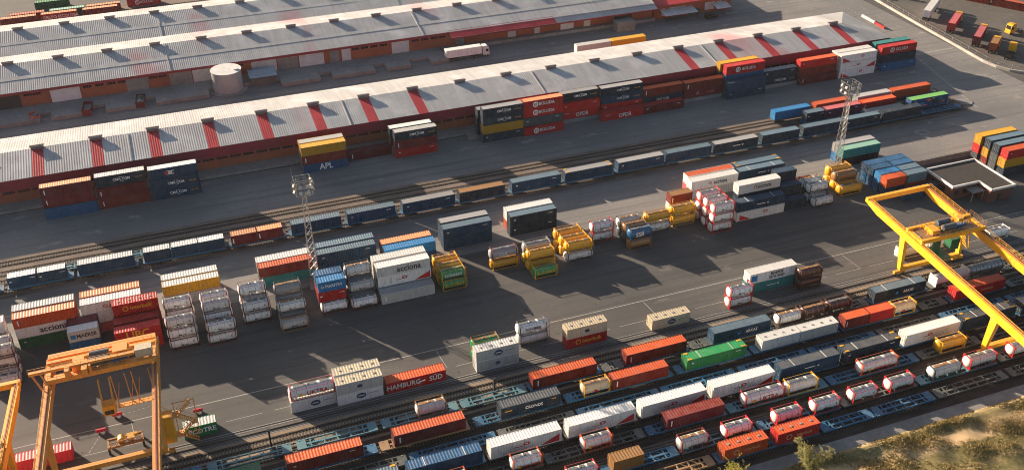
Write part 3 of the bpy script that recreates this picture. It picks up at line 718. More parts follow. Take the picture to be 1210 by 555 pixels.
# ================================================================== CENTRAL CONTAINER BLOCK
G2 = 'containers and tanks stacked in the central yard block'
def cb(n): return n
stack('left-edge tank stack, front row', -42.7, 180.0, 0, 20, ['Twhite/dred:tnk'], G2)
stack('left-edge tank stack, second row', -42.9, 182.7, 0, 20, ['Twhite/dred', 'Twhite/dred:tho', 'Twhite/dred:tnk'], G2)
stack('left-edge tank stack, rear row', -43.3, 185.6, 0, 20, ['Twhite/dred', 'Twhite/dred', 'Twhite/dred:tho'], G2)
stack('white stack left of the orange one, cut by frame', -51.2, 192, 0, 40, ['white', 'grey', 'white'], G2)
stack('lettered white stack by left crane', -37.5, 192.0, 0, 40, ['dgreen:sml', 'white:accb', 'orange/peach:smw'], G2)
stack('row behind that lettered white stack', -37.5, 194.9, 0, 40, ['grey', 'grey', 'grey/lgrey'], G2)
stack('short pair above the left crane', -27.5, 186.9, 0, 20, ['blue', 'lgrey/white:msk'], G2)
stack('short pair behind that grey one', -27.5, 189.6, 0, 20, ['dgrey', 'purple/maroon'], G2)
stack('white stack behind the red bulk boxes', -24.4, 192.1, 0, 40, ['pink', 'white', 'white:acc'], G2)
stack('row behind that white stack', -24.4, 195.0, 0, 40, ['grey', 'orange', 'orange/peach'], G2)
stack('red bulk stack, nearest row', -18.4, 183.2, 0, 30, ['red', 'red:ubc!n'], G2)
stack('red bulk stack, middle row', -18.4, 186.3, 0, 30, ['dred', 'dred/red!n'], G2)
stack('red bulk stack, rear row', -18.2, 189.6, 0, 30, ['red', 'red', 'red:ibk'], G2)
G3 = 'white tank containers left of centre'
for (nm, x, rows) in (('leftmost white tank block', -8.2, ((180.2, 3), (183.2, 2), (186.9, 3))), ('second white tank block', -.6, ((179.1, 2), (183.3, 3), (186.4, 3))), ('third white tank block', 7.4, ((183.7, 2), (186.6, 3)))):
    for j, (yy, n) in enumerate(rows):
        stack(nm+', '+['front row', 'middle row' if len(rows) > 2 else 'rear row', 'rear row'][j], x, yy, 0, 20, ['Twhite/dred:tnk']*n, G3)
stack('block beside left mast, front row', 14.4, 178.3, 0, 20, ['Tgrey/tan:tnk!t'], G2)
stack('block beside left mast, middle row', 14.5, 181.1, 0, 20, ['Tgrey/dgrey', 'Twhite/dgrey:tnk!t'], G2)
stack('block beside left mast, rear row', 14.6, 184.2, 0, 20, ['Tgrey/dgrey', 'Tgrey/dgrey!t', 'Tgrey/dgrey!t'], G2)
stack('yellow pair behind the tank blocks', -7.8, 196.6, 0, 40, ['grey', 'yellow/lgrey'], G2)
stack('pair behind the yellow container', -7.8, 199.4, 0, 40, ['grey', 'grey/lgrey'], G2)
stack('rust pair behind the mast', 12.9, 196.5, 0, 40, ['teal', 'brown/orange'], G2)
stack('pair behind the rust container', 12.9, 199.2, 0, 40, ['brown', 'white'], G2)
stack('navy pair right of the mast', 26.3, 196.7, 0, 45, ['deep', 'deep/bluegrey:sml'], G2, 2.8)
stack('pair behind the navy pair', 26.6, 199.6, 0, 45, ['deep', 'deep/bluegrey'], G2, 2.8)
stack('blue pair behind the tall white block', 41.2, 193.6, 0, 40, ['blue', 'lblue'], G2)
stack('peach-roofed pair behind the tall white block', 41.2, 196.4, 0, 40, ['blue', 'brown/peach'], G2)
stack('mixed stack beside left mast, front row', 23.6, 182.0, 0, 20, ['Twhite/dred:tho', 'red:sml', 'lblue:mar'], G2, offs=[-.8,.4,.5])
stack('mixed stack beside left mast, rear row', 23.7, 185.2, 0, 20, ['grey', 'red', 'blue'], G2)
stack('grey tank block, front row', 30.2, 180.3, 0, 20, ['Twhite/dred:tho'], G2)
stack('grey tank block, middle row', 30.3, 183.0, 0, 20, ['Tgrey/dgrey', 'Tlgrey/dgrey:tnk'], G2)
stack('grey tank block, rear row', 30.4, 185.7, 0, 20, ['Tgrey/dgrey', 'Tgrey/dgrey', 'Twhite/dgrey!t'], G2)
stack('low front row of the tall white block', 36.9, 180.5, 0, 40, ['lgrey/grey:smw'], G2)
stack('tall white block, middle row', 36.9, 183.4, 0, 40, ['lgrey', 'white:accr', 'white:accb'], G2)
stack('tall white block, rear row', 36.9, 186.3, 0, 40, ['lgrey', 'white', 'white'], G2)
stack('green tank pair', 50.6, 180.3, 0, 20, ['Tgreen/yellow:tgy', 'Tgreen/yellow:tgr!t'], G2)
stack('row behind the green tank pair', 50.6, 183.0, 0, 20, ['Tyellow/yellow', 'Tyellow/yellow!t'], G2)
stack('rear row behind the green tank pair', 50.6, 185.7, 0, 20, ['Tyellow/yellow', 'Tyellow/yellow!t'], G2)
stack('tall navy pair in the middle', 56.3, 196.5, 0, 40, ['deep', 'deep/bluegrey:sml'], G2, 2.9)
stack('pair behind the tall navy pair', 56.5, 199.5, 0, 40, ['deep', 'navy/grey'], G2, 2.9)
stack('white-roofed pair in the middle, front row', 73.1, 196.5, 0, 40, ['navy:sml', 'navy/bluegrey:sml'], G2, 2.75)
stack('white-roofed pair in the middle, rear row', 73.3, 199.4, 0, 40, ['orange', 'white'], G2, 2.75)
stack('tank pair under the tall navy pair', 63.6, 184.2, 0, 23, ['Tyellow/yellow!tbw', 'Tgrey/dred:tsp!w'], G2)
stack('yellow tank block, low front', 71.9, 177.4, 0, 20, ['Tgreen/yellow:tgy!t'], G2)
stack('yellow tank block, front row', 71.4, 180.6, 0, 23, ['Tyellow/yellow!bw', 'Tyellow/yellow!tbw'], G2)
stack('yellow tank block, rear row', 71.8, 183.8, 0, 23, ['Tyellow/yellow!bw', 'Tgrey/grey!bw'], G2)
stack('second yellow block, front row', 81.1, 180.7, 0, 23, ['Twhite/dgrey:tnk!w', 'Tyellow/yellow!tbw'], G2)
stack('second yellow block, middle row', 81.0, 183.6, 0, 23, ['Tyellow/yellow!bw', 'Tyellow/yellow!tbw'], G2)
stack('second yellow block, rear row', 80.9, 186.5, 0, 23, ['Tyellow/yellow!bw', 'Tyellow/yellow!tbw'], G2)
stack('white tank pair right of the yellow tanks', 90.3, 186.6, 0, 20, ['Twhite/red:tnk', 'Twhite/red:tnk'], G2)
stack('blue tank block, front row', 97.4, 180.6, 0, 20, ['Ttan/tan!t', 'Tblue/blue:tsp'], G2)
stack('blue tank block, middle row', 97.4, 183.5, 0, 20, ['Tdgrey/dgrey', 'Ttan/tan!t'], G2)
stack('blue tank block, rear row', 97.4, 186.4, 0, 20, ['Tdgrey/dgrey', 'Twhite/dgrey!t'], G2)
stack('yellow over white pair', 104.2, 185.6, 0, 23, ['Twhite/dgrey:tnk!w', 'Tyellow/yellow!tbw'], G2)
stack('yellow tank pair before the brown box', 111.6, 186.4, 0, 23, ['Tyellow/yellow!bw', 'Tyellow/yellow!tbw'], G2)
stack('short pair behind the yellow tanks', 114.5, 192.2, 0, 20, ['white', 'brown/tan:smw'], G2)
for j, yy in enumerate((180.2, 183.4, 186.6)):
    stack('three-high tank cube, '+['front', 'middle', 'rear'][j]+' row', 119.5-.1*j, yy, 0, 20, ['Twhite/red:tnk']*3, G2)
stack('white pair on the lane side', 122.9, 196.5, 0, 45, ['white', 'white:acc'], G2)
stack('pair behind that lane-side white pair', 123.3, 199.5, 0, 45, ['pink', 'white/orange'], G2)
stack('navy pair right of lane-side white pair', 137.2, 196.8, 0, 45, ['white', 'deep/bluegrey:nav!d'], G2)
stack('pair behind that navy pair', 137.6, 199.8, 0, 45, ['white', 'deep/bluegrey!y'], G2)
stack('white-topped stack behind the tank cube', 130.4, 186.6, 0, 40, ['white', 'navy', 'white:acc'], G2)
stack('navy and white pair right of the tank cube', 128.2, 182.9, 0, 45, ['white:accl', 'deep:nav!d'], G2)
stack('dark blue cubes, front', 142.6, 183.2, 0, 20, ['navy/deep'], G2)
stack('dark blue cubes, middle', 142.6, 186.0, 0, 20, ['navy', 'navy/deep'], G2)
stack('dark blue cubes, rear', 142.6, 188.9, 0, 20, ['navy', 'navy', 'navy/deep'], G2)
stack('tanks by dark blue cubes, front', 149.8, 181.3, 0, 20, ['Twhite/dgrey:tnk'], G2)
stack('tanks by dark blue cubes, middle', 149.8, 184.1, 0, 20, ['Twhite/dgrey', 'Twhite/dgrey:tnk'], G2)
stack('tanks by dark blue cubes, rear', 149.8, 187.0, 0, 20, ['Tgrey/dgrey', 'Twhite/dgrey!t'], G2)
stack('low orange box by the right mast', 150.2, 190.6, 0, 20, ['orange'], G2)
stack('yellow tanks by right mast, front', 159.6, 183.9, 0, 23, ['Tyellow/yellow!bw'], G2)
stack('yellow tanks by right mast, middle', 159.6, 186.8, 0, 23, ['Tyellow/yellow!bw', 'Ttan/dgrey!tbw'], G2)
stack('yellow tanks by right mast, rear', 159.8, 189.8, 0, 23, ['Tyellow/yellow!bw', 'Tyellow/yellow!tbw'], G2)
stack('pale green container stack by the right mast', 169.5, 197.2, 0, 40, ['black', 'teal/ltea'], G2)
stack('stack behind the pale green container', 169.9, 200.2, 0, 40, ['lblue', 'grey'], G2)
G4 = 'blue twenty-foot containers in the square block'
for j, yy in enumerate((180.0, 182.7, 185.4, 188.1)):
    for i, xx in enumerate((170.4, 177.1)):
        top = ('orange' if i == 0 else 'bluegrey/bluegrey') if j == 0 else ('lblue', 'blue/bluegrey')[i] if j == 1 else ('deep/blue', 'blue')[i]
        stack(['left', 'right'][i]+' column, '+ORD[j]+' row of blue block', xx, yy, 0, 20, [('deep', 'orange')[i] if j == 0 else 'blue', top], G4)
stack('low box before the blue block', 173.5, 176.0, 0, 20, ['deep'], G4)
stack('second low box before the blue block', 180.2, 176.6, 0, 20, ['navy'], G4)
G5 = 'containers stacked at the right edge'
stack('right-edge block, rear row', 206, 186.6, 0, 40, ['dgrey', 'red', 'yellow'], G5)
stack('right-edge block, third row', 206.4, 183.7, 0, 40, ['brown', 'yellow', 'navy/bluegrey'], G5)
stack('right-edge block, second row', 206.4, 180.4, 0, 40, ['dgrey', 'dgrey', 'navy/bluegrey'], G5)
stack('right-edge block, nearest row', 206.4, 177.3, 0, 40, ['navy', 'yellow', 'red/orange:sml'], G5)

# ================================================================== ROW BESIDE THE CRANE RAIL
G6 = 'containers set down in a row beside the crane rail'
stack('pair at the left of the crane-rail row', 11.8, 152.6, 0, 30, ['white:oval!n', 'Twhite/red:tul'], G6)
stack('bulk pair left of the red one', 20.5, 151.3, 0, 30, ['white:oval', 'lgrey/cream:ovs'], G6)
stack('bulk pair behind that bulk pair', 20.9, 154.2, 0, 30, ['lgrey', 'lgrey/cream'], G6)
stack('red crane-rail box with white lettering', 30.2, 151.3, 0, 40, ['red/orange:hsud'], G6)
stack('two-high bulk pair by the white tanks', 48.9, 151.2, 0, 30, ['lgrey:ovs', 'lgrey/white:oval'], G6)
stack('pair half hidden behind the bulk pair', 49.2, 154.0, 0, 20, ['Tgreen/tan', 'Tgreen/tan!t'], G6)
stack('white tank pair between bulk boxes', 59.6, 155.8, 0, 23, ['Twhite/dgrey!w', 'Twhite/dgrey:tno!w'], G6)
stack('red and white bulk pair', 68.8, 151.5, 0, 30, ['red:ibk', 'cream/cream:ovs'], G6)
stack('lone bulk box with dark emblem', 88.2, 150.9, 0, 30, ['cream:oval'], G6)
stack('tank pair beside the white-over-teal pair', 107.3, 151.7, 0, 20, ['Twhite/red:tnk', 'Twhite/red:tnk'], G6)
stack('white-over-teal pair', 114.3, 155.1, 0, 40, ['teal:nav', 'white:seal'], G6)
stack('rusty pair beside the white-over-teal pair', 125.6, 152.2, 0, 20, ['Trust/rust!b', 'Trust/rust!t'], G6)
stack('low box half hidden by crane stairs', -8.2, 152.3, 0, 20, ['green/lgrey:pcd'], G6)
stack('pink box under the left crane', -39.6, 154.4, 0, 40, ['rose/pink'], G6)
# tanks lying under the right crane
for (nm, x, y, ft, sp) in (('first of two tanks lying under the right crane', 154.8, 154.3, 23, 'Twhite/white!w'), ('second of two tanks lying under the right crane', 162.6, 154.2, 23, 'Twhite/white!w'), ('white tank at far right beyond the crane', 179.5, 153.2, 23, 'Twhite/white!w')):
    one(sp, noun(sp, ft)+', '+nm, x, y, 0, ft, 2.59, G6)

# ================================================================== WAGONS AND TRAINS
WM = {}
def wagon_meshes(L):
    if L in WM: return WM[L]
    f = MB(); h = L/2; z0, z1 = .78, 1.12
    for sy in (-1.15, 1.15): f.box(-h, h, sy-.09, sy+.09, z0, z1)
    f.box(-h+.1, h-.1, -.2, .2, z0-.1, z1-.06)
    n = max(4, int(L/2.2))
    for i in range(n+1):
        x = -h+.1+(L-.2)*i/n; f.box(x-.12, x+.12, -1.06, 1.06, z0+.03, z1-.03)
    for sx in (-1, 1):
        f.box(min(sx*h, sx*(h-1.7)), max(sx*h, sx*(h-1.7)), -1.05, 1.05, z1-.06, z1-.01)
        for i in range(2): f.beam((sx*(h-1.7-i*2.2), -1.05, z1-.1), (sx*(h-3.9-i*2.2), 1.05, z1-.1), .1, .1)
    frame = f.mesh('frame', STEELP)
    b = MB()
    for sy in (-1.0, 1.0): b.box(-1.25, 1.25, sy-.08, sy+.08, .42, .7)
    b.box(-.25, .25, -1.0, 1.0, .4, .72)
    bog = b.mesh('bogie', DARK)
    w = MB(); w.cyl((0,-.80,.62), (0,-.70,.62), .45, 16); w.cyl((0,.70,.62), (0,.80,.62), .45, 16); w.cyl((0,-.7,.62), (0,.7,.62), .08, 8)
    wh_ = w.mesh('wheelset', RAILM)
    u = MB(); u.cyl((0,0,0), (.5,0,0), .1, 8); u.cyl((.5,0,0), (.56,0,0), .24, 12); buf = u.mesh('buffer', DARK)
    p = MB()
    for sx in (-1, 1):
        for fx in (.18, .48):
            for sy in (-1.1, 1.1): p.box(sx*fx*L*.96-.12, sx*fx*L*.96+.12, sy-.1, sy+.1, z1, z1+.05)
    pins = p.mesh('locking_spigots', STEELP)
    WM[L] = (frame, bog, wh_, buf, pins); return WM[L]
TR = {}
def wagon(train, x0, x1, y, col):
    L = round(x1-x0, 1); me = wagon_meshes(L); TR[train] = TR.get(train, 0)+1
    cw = {'wblue': 'blue', 'wgrey': 'grey', 'wtan': 'tan', 'wteal': 'pale blue'}[col]
    root = thing('container_wagon', '%s flat container wagon, %s from left on %s' % (cw, ORD[TR[train]-1], train), 'wagon', ((x0+x1)/2, y, .0), 0, 'flat container wagons')
    put('frame', me[0], root, color=C[col]); put('locking_spigots', me[4], root, color=C['grey'])['kind'] = 'stuff'
    for sx in (-1, 1):
        bg = put('bogie', me[1], root, (sx*(L/2-2.1), 0, 0))
        for wx in (-.9, .9): put('wheelset', me[2], bg, (wx, 0, 0))
        for sy in (-.87, .87): put('buffer', me[3], root, (sx*(L/2), sy, .95), 0 if sx > 0 else math.pi)
LD = {}
def load(train, sp, x, y, ft, H=2.6, z=1.175):
    LD[train] = LD.get(train, 0)+1
    lab = '%s, %s load from left on %s' % (noun(sp, ft), ORD[LD[train]-1], train)
    one(sp, lab, x, y-CW/2+random.uniform(-.04,.04), z, ft, H, 'containers carried on the trains')
tn = 'the far lane-side train'
y = FT['p']
for (x0, x1) in ((-58,-41.4), (-40.6,-26.6), (-25.8,-12.4), (-11.4,7.6), (8.4,22), (22.8,35.9), (36.7,50), (50.8,64.7), (65.5,79.2), (80,94.4), (95.1,109.7), (110.4,124.8), (125.3,139.4), (140,154.6), (155.3,168.3), (168.9,182.2), (182.7,195.6), (196.2,210.4), (210.8,225.5)):
    wagon(tn, x0, x1, y, 'wblue')
for (sp, x, ft) in (('white', -57, 45), ('deep/white:sml', -40.2, 20), ('deep/white:sml', -33.9, 20), ('deep/lgrey', -25.4, 40), ('deep/white', -11, 20), ('deep/white', -4.7, 20), ('deep/white', 1.4, 20), ('dred/peach:smw', 9, 20), ('dred/peach:smw', 15.2, 20), ('deep/bluegrey', 23.3, 40), ('deep/bluegrey:sml', 37.1, 40), ('deep/grey:sml', 51.2, 45), ('navy/tan', 66.2, 40), ('deep/bluegrey:sml', 80.4, 45), ('deep/grey!y', 95.4, 45), ('deep/grey:sml', 110.8, 45), ('deep/bluegrey', 125.5, 45), ('navy/grey:nav', 140.3, 45), ('navy/bluegrey', 155.5, 40), ('navy/bluegrey', 169.1, 45), ('navy/bluegrey:sml', 183.1, 40), ('navy', 196.4, 45)):
    load(tn, sp, x, y, ft, 2.75)
# pale blue empty wagon frames behind the left part
tn2 = 'the track behind the far train'
for (x0, x1) in ((-40,-24), (-23,-7), (-6,6.5)): wagon(tn2, x0, x1, FT['q'], 'wteal')
tn3 = 'the second far track'
for (x0, x1) in ((174.8,189), (189.6,208.6)): wagon(tn3, x0, x1, FT['r'], 'wblue')
wagon(tn2, 208.6, 224, FT['q'], 'wblue')
for (sp, x, ft) in (('navy/bluegrey:sml', 175.4, 20), ('purple/pink:sml', 182.2, 40), ('red/orange:smw', 194.8, 40)): load(tn3, sp, x, FT['r'], ft, 2.75)
load(tn2, 'graff/lime:graf', 209.3, FT['q'], 45, 2.9)
wagon(tn2, 192.0, 208.0, FT['q'], 'wgrey'); load(tn2, 'grey', 193.5, FT['q'], 45, 1.6)
tn4 = 'the third far track'
for (x0, x1) in ((167,181), (181.5,195.3), (195.8,211), (211.5, 226)): wagon(tn4, x0, x1, FT['s'], 'wgrey')
for (sp, x, ft) in (('lblue', 167.3, 40), ('orange', 181.5, 40), ('grey/lgrey', 196.3, 40), ('orange', 209.5, 45)): load(tn4, sp, x, FT['s'], ft, 2.6)

ta = 'the first near train'; y = TY['a']
for (x0, x1, c) in ((-22,-6,'wblue'), (-5,10,'wteal'), (11,26,'wteal'), (27,42,'wteal'), (42.6,56,'wteal'), (56.6,72,'wblue'), (72.6,77,'wgrey'), (77.4,92,'wblue'), (92.6,97,'wgrey'), (97,111.8,'wblue'), (113,127,'wgrey'), (127.6,136.4,'wgrey'), (136.9,152.2,'wblue'), (153,172,'wgrey'), (173,190,'wgrey')): wagon(ta, x0, x1, y, c)
for (sp, x, ft) in (('Twhite/tan!t', 33.6, 20), ('brown/orange:smw', 57.1, 45), ('brown/orange:smw', 77.3, 45), ('deep/bluegrey:arcas', 97.3, 45), ('Twhite/rust!t', 112.9, 20), ('Trust/rust!t', 119.2, 20), ('Trust/rust', 125.5, 20), ('navy/bluegrey:arcas!d', 137.4, 45)): load(ta, sp, x, y, ft, 2.6)  # orange boxes get brown walls: side shade put into the colour
tb = 'the second near train'; y = TY['b']
for (x0, x1, c) in ((-12,4,'wtan'), (5,24.6,'wblue'), (25.2,42.2,'wtan'), (43.5,61.2,'wblue'), (62,85,'wblue'), (86,103,'wblue'), (103.6,124.5,'wblue'), (125.2,145,'wblue'), (146,152.8,'wgrey'), (153.5,169,'wblue'), (170,186,'wgrey')): wagon(tb, x0, x1, y, c)
for (sp, x, ft) in (('green/dgreen', -2.2, 20), ('brown/orange:sml', 8.2, 45), ('dred/orange:smw', 27.7, 45), ('navy/dgrey:cro', 48.4, 40), ('Tcream/yellow:tdot!t', 65.3, 20), ('brown/orange:smw', 71.6, 40), ('green:sml!yd', 87.9, 45), ('lgrey', 105.3, 30), ('lgrey', 114.6, 30), ('brown/orange:smw', 125.6, 20), ('red/orange', 131.8, 20), ('Tcream/yellow:tdot!t', 138.0, 20), ('red/orange:ibg', 154.3, 45)): load(tb, sp, x, y, ft, 2.6)  # brown and dark red walls under orange roofs carry painted side shade
tm = 'the empty middle track'; y = TY['m']
for (x0, x1, c) in ((14,29,'wgrey'), (29.6,46,'wblue'), (46.6,62,'wgrey'), (62.6,80,'wblue'), (80.6,97,'wblue'), (98,114,'wblue'), (114.6,131,'wblue'), (131.6,147,'wgrey'), (148,165,'wblue'), (166,182,'wblue')): wagon(tm, x0, x1, y, c)
tc_ = 'the white-container train'; y = TY['c']
for (x0, x1, c) in ((12,26.5,'wgrey'), (27,42.2,'wblue'), (42.8,57.4,'wgrey'), (57.9,72.6,'wgrey'), (73.1,87.5,'wgrey'), (88,102.8,'wgrey'), (103.3,118,'wblue'), (118.5,132.6,'wgrey'), (133.1,147.8,'wblue'), (148.3,163,'wgrey'), (163.6,178,'wblue')): wagon(tc_, x0, x1, y, c)
for (sp, x, ft) in (('navy/bluegrey!y', 12.6, 45), ('deep/blue!d', 27.8, 45), ('white:accr', 43.1, 45), ('white:accr', 58.3, 45), ('white:accr', 73.3, 45), ('white:accr', 88.5, 45), ('deep/dgrey:nav!d', 103.7, 45), ('navy/dgrey:sml!yd', 118.5, 45), ('white:accm', 133.7, 45), ('navy/dgrey!yd', 148.6, 45), ('navy/grey!y', 164, 45)): load(tc_, sp, x, y, ft, 2.9, 1.175)
td = 'the fourth near train'; y = TY['d']
for (x0, x1, c) in ((28,51.6,'wgrey'), (52.2,72,'wgrey'), (72.6,89.2,'wblue'), (89.8,112,'wteal'), (112.6,134,'wblue'), (134.6,150,'wgrey'), (151,170,'wgrey')): wagon(td, x0, x1, y, c)
for (sp, x, ft) in (('Twhite/orange:tde', 31.5, 20), ('Twhite/orange:tde', 45.4, 20), ('Twhite/orange:tde', 59.2, 20), ('maroon/brown:smw', 76.2, 40), ('Twhite/red:tul', 92.8, 30), ('Tlgrey/yellow', 102.4, 23), ('Twhite/orange:tde', 119.4, 30), ('Tyellow/yellow!tbw', 138.6, 23)): load(td, sp, x, y, ft, 2.6)
te = 'the fifth near train'; y = TY['e']
for (x0, x1, c) in ((40,60,'wgrey'), (60.6,75.6,'wblue'), (76.2,92,'wteal'), (92.6,110.4,'wblue'), (111,128.4,'wgrey'), (129,148,'wteal'), (149,168,'wgrey')): wagon(te, x0, x1, y, c)
for (sp, x, ft) in (('Twhite/red', 53.5, 20), ('tan/tan', 62.2, 20), ('Twhite/brown:tli!t', 75.6, 20), ('Twhite/red:tho', 84.8, 20), ('Twhite/red:tnk', 95.6, 20), ('Twhite/red:tnk', 104.1, 20), ('Twhite/red:tnk', 112.7, 20), ('Twhite/red:tho', 121.4, 20), ('Twhite/black!t', 131.7, 23), ('Twhite/red:tli', 140.6, 23), ('Twhite/red', 151.5, 20)): load(te, sp, x, y, ft, 2.6)
tf = 'the front train beside the grass'; y = TY['f']
for (x0, x1, c) in ((60,80.5,'wtan'), (81,102.6,'wblue'), (103.4,115,'wblue'), (115.4,129.2,'wblue'), (129.8,147,'wgrey'), (147.8,165,'wgrey')): wagon(tf, x0, x1, y, c)
for (sp, x, ft) in (('orange:ibg', 82.0, 30), ('red/orange:ibg', 93.1, 30)): load(tf, sp, x, y, ft, 2.6)
# pipe sections on the first train
pr_ = thing('pipe_section', 'white capped pipe section carried on the first train under the right crane', 'pipe', (154.2, TY['a'], 1.13))
m = MB(); m.lathe_x([(0,.02), (0,1.2), (.05,1.2), (9.0,1.2), (9.05,.02)], 24, 0, 1.25); put('shell', m.mesh('shell', WHITE, True), pr_)
m = MB(); m.box(-.15, .05, -1.25, 1.25, 0, 2.5); m.box(8.6, 8.9, -1.3, 1.3, 0, 2.7); put('end_plate', m.mesh('end_plate', WHITE), pr_)
pr_ = thing('pipe_section', 'ribbed pale steel pipe section carried behind the white capped pipe', 'pipe', (163.8, TY['a'], 1.13))
m = MB(); m.lathe_x([(0,.9), (0,1.2), (9.4,1.2), (9.4,.9)], 24, 0, 1.3); put('shell', m.mesh('shell', GALV, True), pr_)
m = MB()
for i in range(9): m.lathe_x([(.4+i*1.05,1.15), (.4+i*1.05,1.3), (.56+i*1.05,1.3), (.56+i*1.05,1.15)], 24, 0, 1.3)
put('ribs', m.mesh('ribs', GALV), pr_)
# rear train behind the double warehouse (top left)
trr = 'the rear train at top left'
for (x0, x1) in ((-66,-50), (-49.4,-36.4), (-35.6,-22.4), (-21.4,-7)): wagon(trr, x0, x1, 391.5, 'wgrey')
for (sp, x, ft) in (('dred/peach', -49, 40), ('red/peach:grp', -35.2, 40), ('dred/peach', -21, 40)): load(trr, sp, x, 391.5, ft, 2.75)
for (sp, x, y_, ft) in (('brown/orange', -46.5, 397, 40), ('dgreen/ltea', -32.6, 397, 40), ('brown/peach', -20, 397, 40), ('red:bol', -5.4, 399, 40), ('dgreen/green', -38, 408, 40)):
    one(sp, noun(sp, ft)+', behind the rear train at top left', x, y_, 0, ft, 2.75, 'containers beyond the rear warehouse')

# ================================================================== GANTRY CRANES
def girder(m, x, y0, y1, z0, z1, w, taper=5):
    # box girder tapering towards the ends
    pts = [(y0, z0+(z1-z0)*.5), (y0+taper, z0), (y1-taper, z0), (y1, z0+(z1-z0)*.5)]
    i = len(m.v)
    for (yy, zb) in pts:
        m.v += [(x-w/2, yy, zb), (x+w/2, yy, zb), (x+w/2, yy, z1), (x-w/2, yy, z1)]
    for k in range(3):
        a = i+4*k; b = a+4
        for q in range(4): m.f.append((a+q, a+(q+1)%4, b+(q+1)%4, b+q))
    m.f.append((i, i+1, i+2, i+3)); m.f.append((i+15, i+14, i+13, i+12))
def rails(m, p, q, h=1.0, n=10):
    p = Vector(p); q = Vector(q); up = Vector((0,0,h))
    m.beam(p+up, q+up, .06); m.beam(p+up*.5, q+up*.5, .05)
    for i in range(n+1):
        a = p.lerp(q, i/n); m.beam(a, a+up, .05)
def gantry(label, xl, xr, y0, y1, col, trolley_y, zb=9.6, zt=11.4, k=.09):
    SK = Matrix(((1,k,0,-k*149.5), (0,1,0,0), (0,0,1,0), (0,0,0,1)))
    root = thing('gantry_crane', label, 'crane', ((xl+xr)/2, 149.5, 0.16)); cx = (xl+xr)/2
    def P(nm, m, c=col, mat=STEELP):
        me = m.mesh(nm, mat); me.transform(SK); o = put(nm, me, root, (-cx, -149.5, -.16), color=C[c]); return o
    for x in (xl, xr):
        m = MB(); girder(m, x, y0, y1, zb, zt, 1.25); P('girder', m)
        m = MB(); m.box(x-.1, x+.1, y0+1, y1-1, zt+.002, zt+.14); P('trolley_rail', m, 'brown')
        sx = -1 if x == xl else 1
        m = MB(); rails(m, (x+sx*.58, y0+1, zt), (x+sx*.58, y1-1, zt), .9, 26); P('railing', m)
        for yy in (149.5, 119.75):
            m = MB(); d = .9 if yy > 130 else -.9
            i = len(m.v)
            for (zz, w, dy) in ((1.5, .55, 0), (zb, .95, d)):
                m.v += [(x-w*.6, yy+dy-w, zz), (x+w*.6, yy+dy-w, zz), (x+w*.6, yy+dy+w, zz), (x-w*.6, yy+dy+w, zz)]
            for q in range(4): m.f.append((i+q, i+(q+1)%4, i+4+(q+1)%4, i+4+q))
            m.f += [(i+3, i+2, i+1, i), (i+4, i+5, i+6, i+7)]; P('leg', m)
            m = MB(); m.box(x-1.5, x+1.5, yy-.3, yy+.3, .75, 1.25); 
            for wx in (-1.0, 1.0): m.box(x+wx-.5, x+wx+.5, yy-.25, yy+.25, .5, .8)
            bo = P('bogie', m)
            m = MB()
            for wx in (-1.3, -.7, .7, 1.3): m.cyl((x+wx, yy-.1, .46), (x+wx, yy+.1, .46), .3, 14)
            me = m.mesh('wheels', RAILM); me.transform(SK); put('wheels', me, bo)
    for yy in (149.5, 119.75):
        m = MB(); m.box(xl+.5, xr-.5, yy-.45, yy+.45, 1.25, 2.2); P('sill_beam', m)
    for yy in (y0+.6, y1-.6):
        m = MB(); m.box(xl-.7, xr+.7, yy-.45, yy+.45, zt-.9, zt+.25); P('end_beam', m)
    # trolley
    ty = trolley_y
    m = MB()
    for yy in (ty-2.6, ty+2.6): m.box(xl-.5, xr+.5, yy-.35, yy+.35, zt+.2, zt+1.2)
    m.box(xl-.4, xl+.4, ty-2.3, ty+2.3, zt+.25, zt+.9); m.box(xr-.4, xr+.4, ty-2.3, ty+2.3, zt+.25, zt+.9)
    tr = P('trolley', m)
    def Q(nm, m, c=col, mat=STEELP):
        me = m.mesh(nm, mat); me.transform(SK); return put(nm, me, tr, color=C[c])
    m = MB()
    for dk in ((-2.2, 2.2),) if k > .08 else ((-2.2, -1.3), (1.3, 2.2)): m.box(xl+1, xr-1, ty+dk[0], ty+dk[1], zt+.85, zt+.92)
    rails(m, (xl+.2, ty+2.9, zt+1.2), (xr-.2, ty+2.9, zt+1.2), 1.0, 12); rails(m, (xl+.2, ty-2.9, zt+1.2), (xr-.2, ty-2.9, zt+1.2), 1.0, 12); rails(m, (xr+.5, ty-2.9, zt+1.2), (xr+.5, ty+2.9, zt+1.2), 1.0, 4)
    Q('deck', m, 'tan' if k > .08 else col)
    m = MB(); m.cyl((cx-2, ty-1, zt+1.9), (cx+1.4, ty-1, zt+1.9), .75, 16); m.cyl((cx-2, ty+1.1, zt+1.9), (cx+1.4, ty+1.1, zt+1.9), .75, 16); Q('hoist_drum', m, 'dgrey')
    m = MB(); m.box(cx+2, cx+3.4, ty-1.4, ty-.2, zt+.95, zt+2.1); m.cyl((cx+3.4, ty-.8, zt+1.5), (cx+4.6, ty-.8, zt+1.5), .45, 12); Q('hoist_motor', m, 'blue')
    m = MB(); m.box(cx-5, cx-3, ty-1.6, ty+1.4, zt+.95, zt+2.0); m.box(cx+3.6, cx+5, ty+.4, ty+1.8, zt+.95, zt+2.3); m.cyl((cx-3, ty, zt+1.4), (cx-2.2, ty, zt+1.4), .4, 12); Q('gearbox', m)
    return root, P, Q, tr, cx, ty, zt, zb
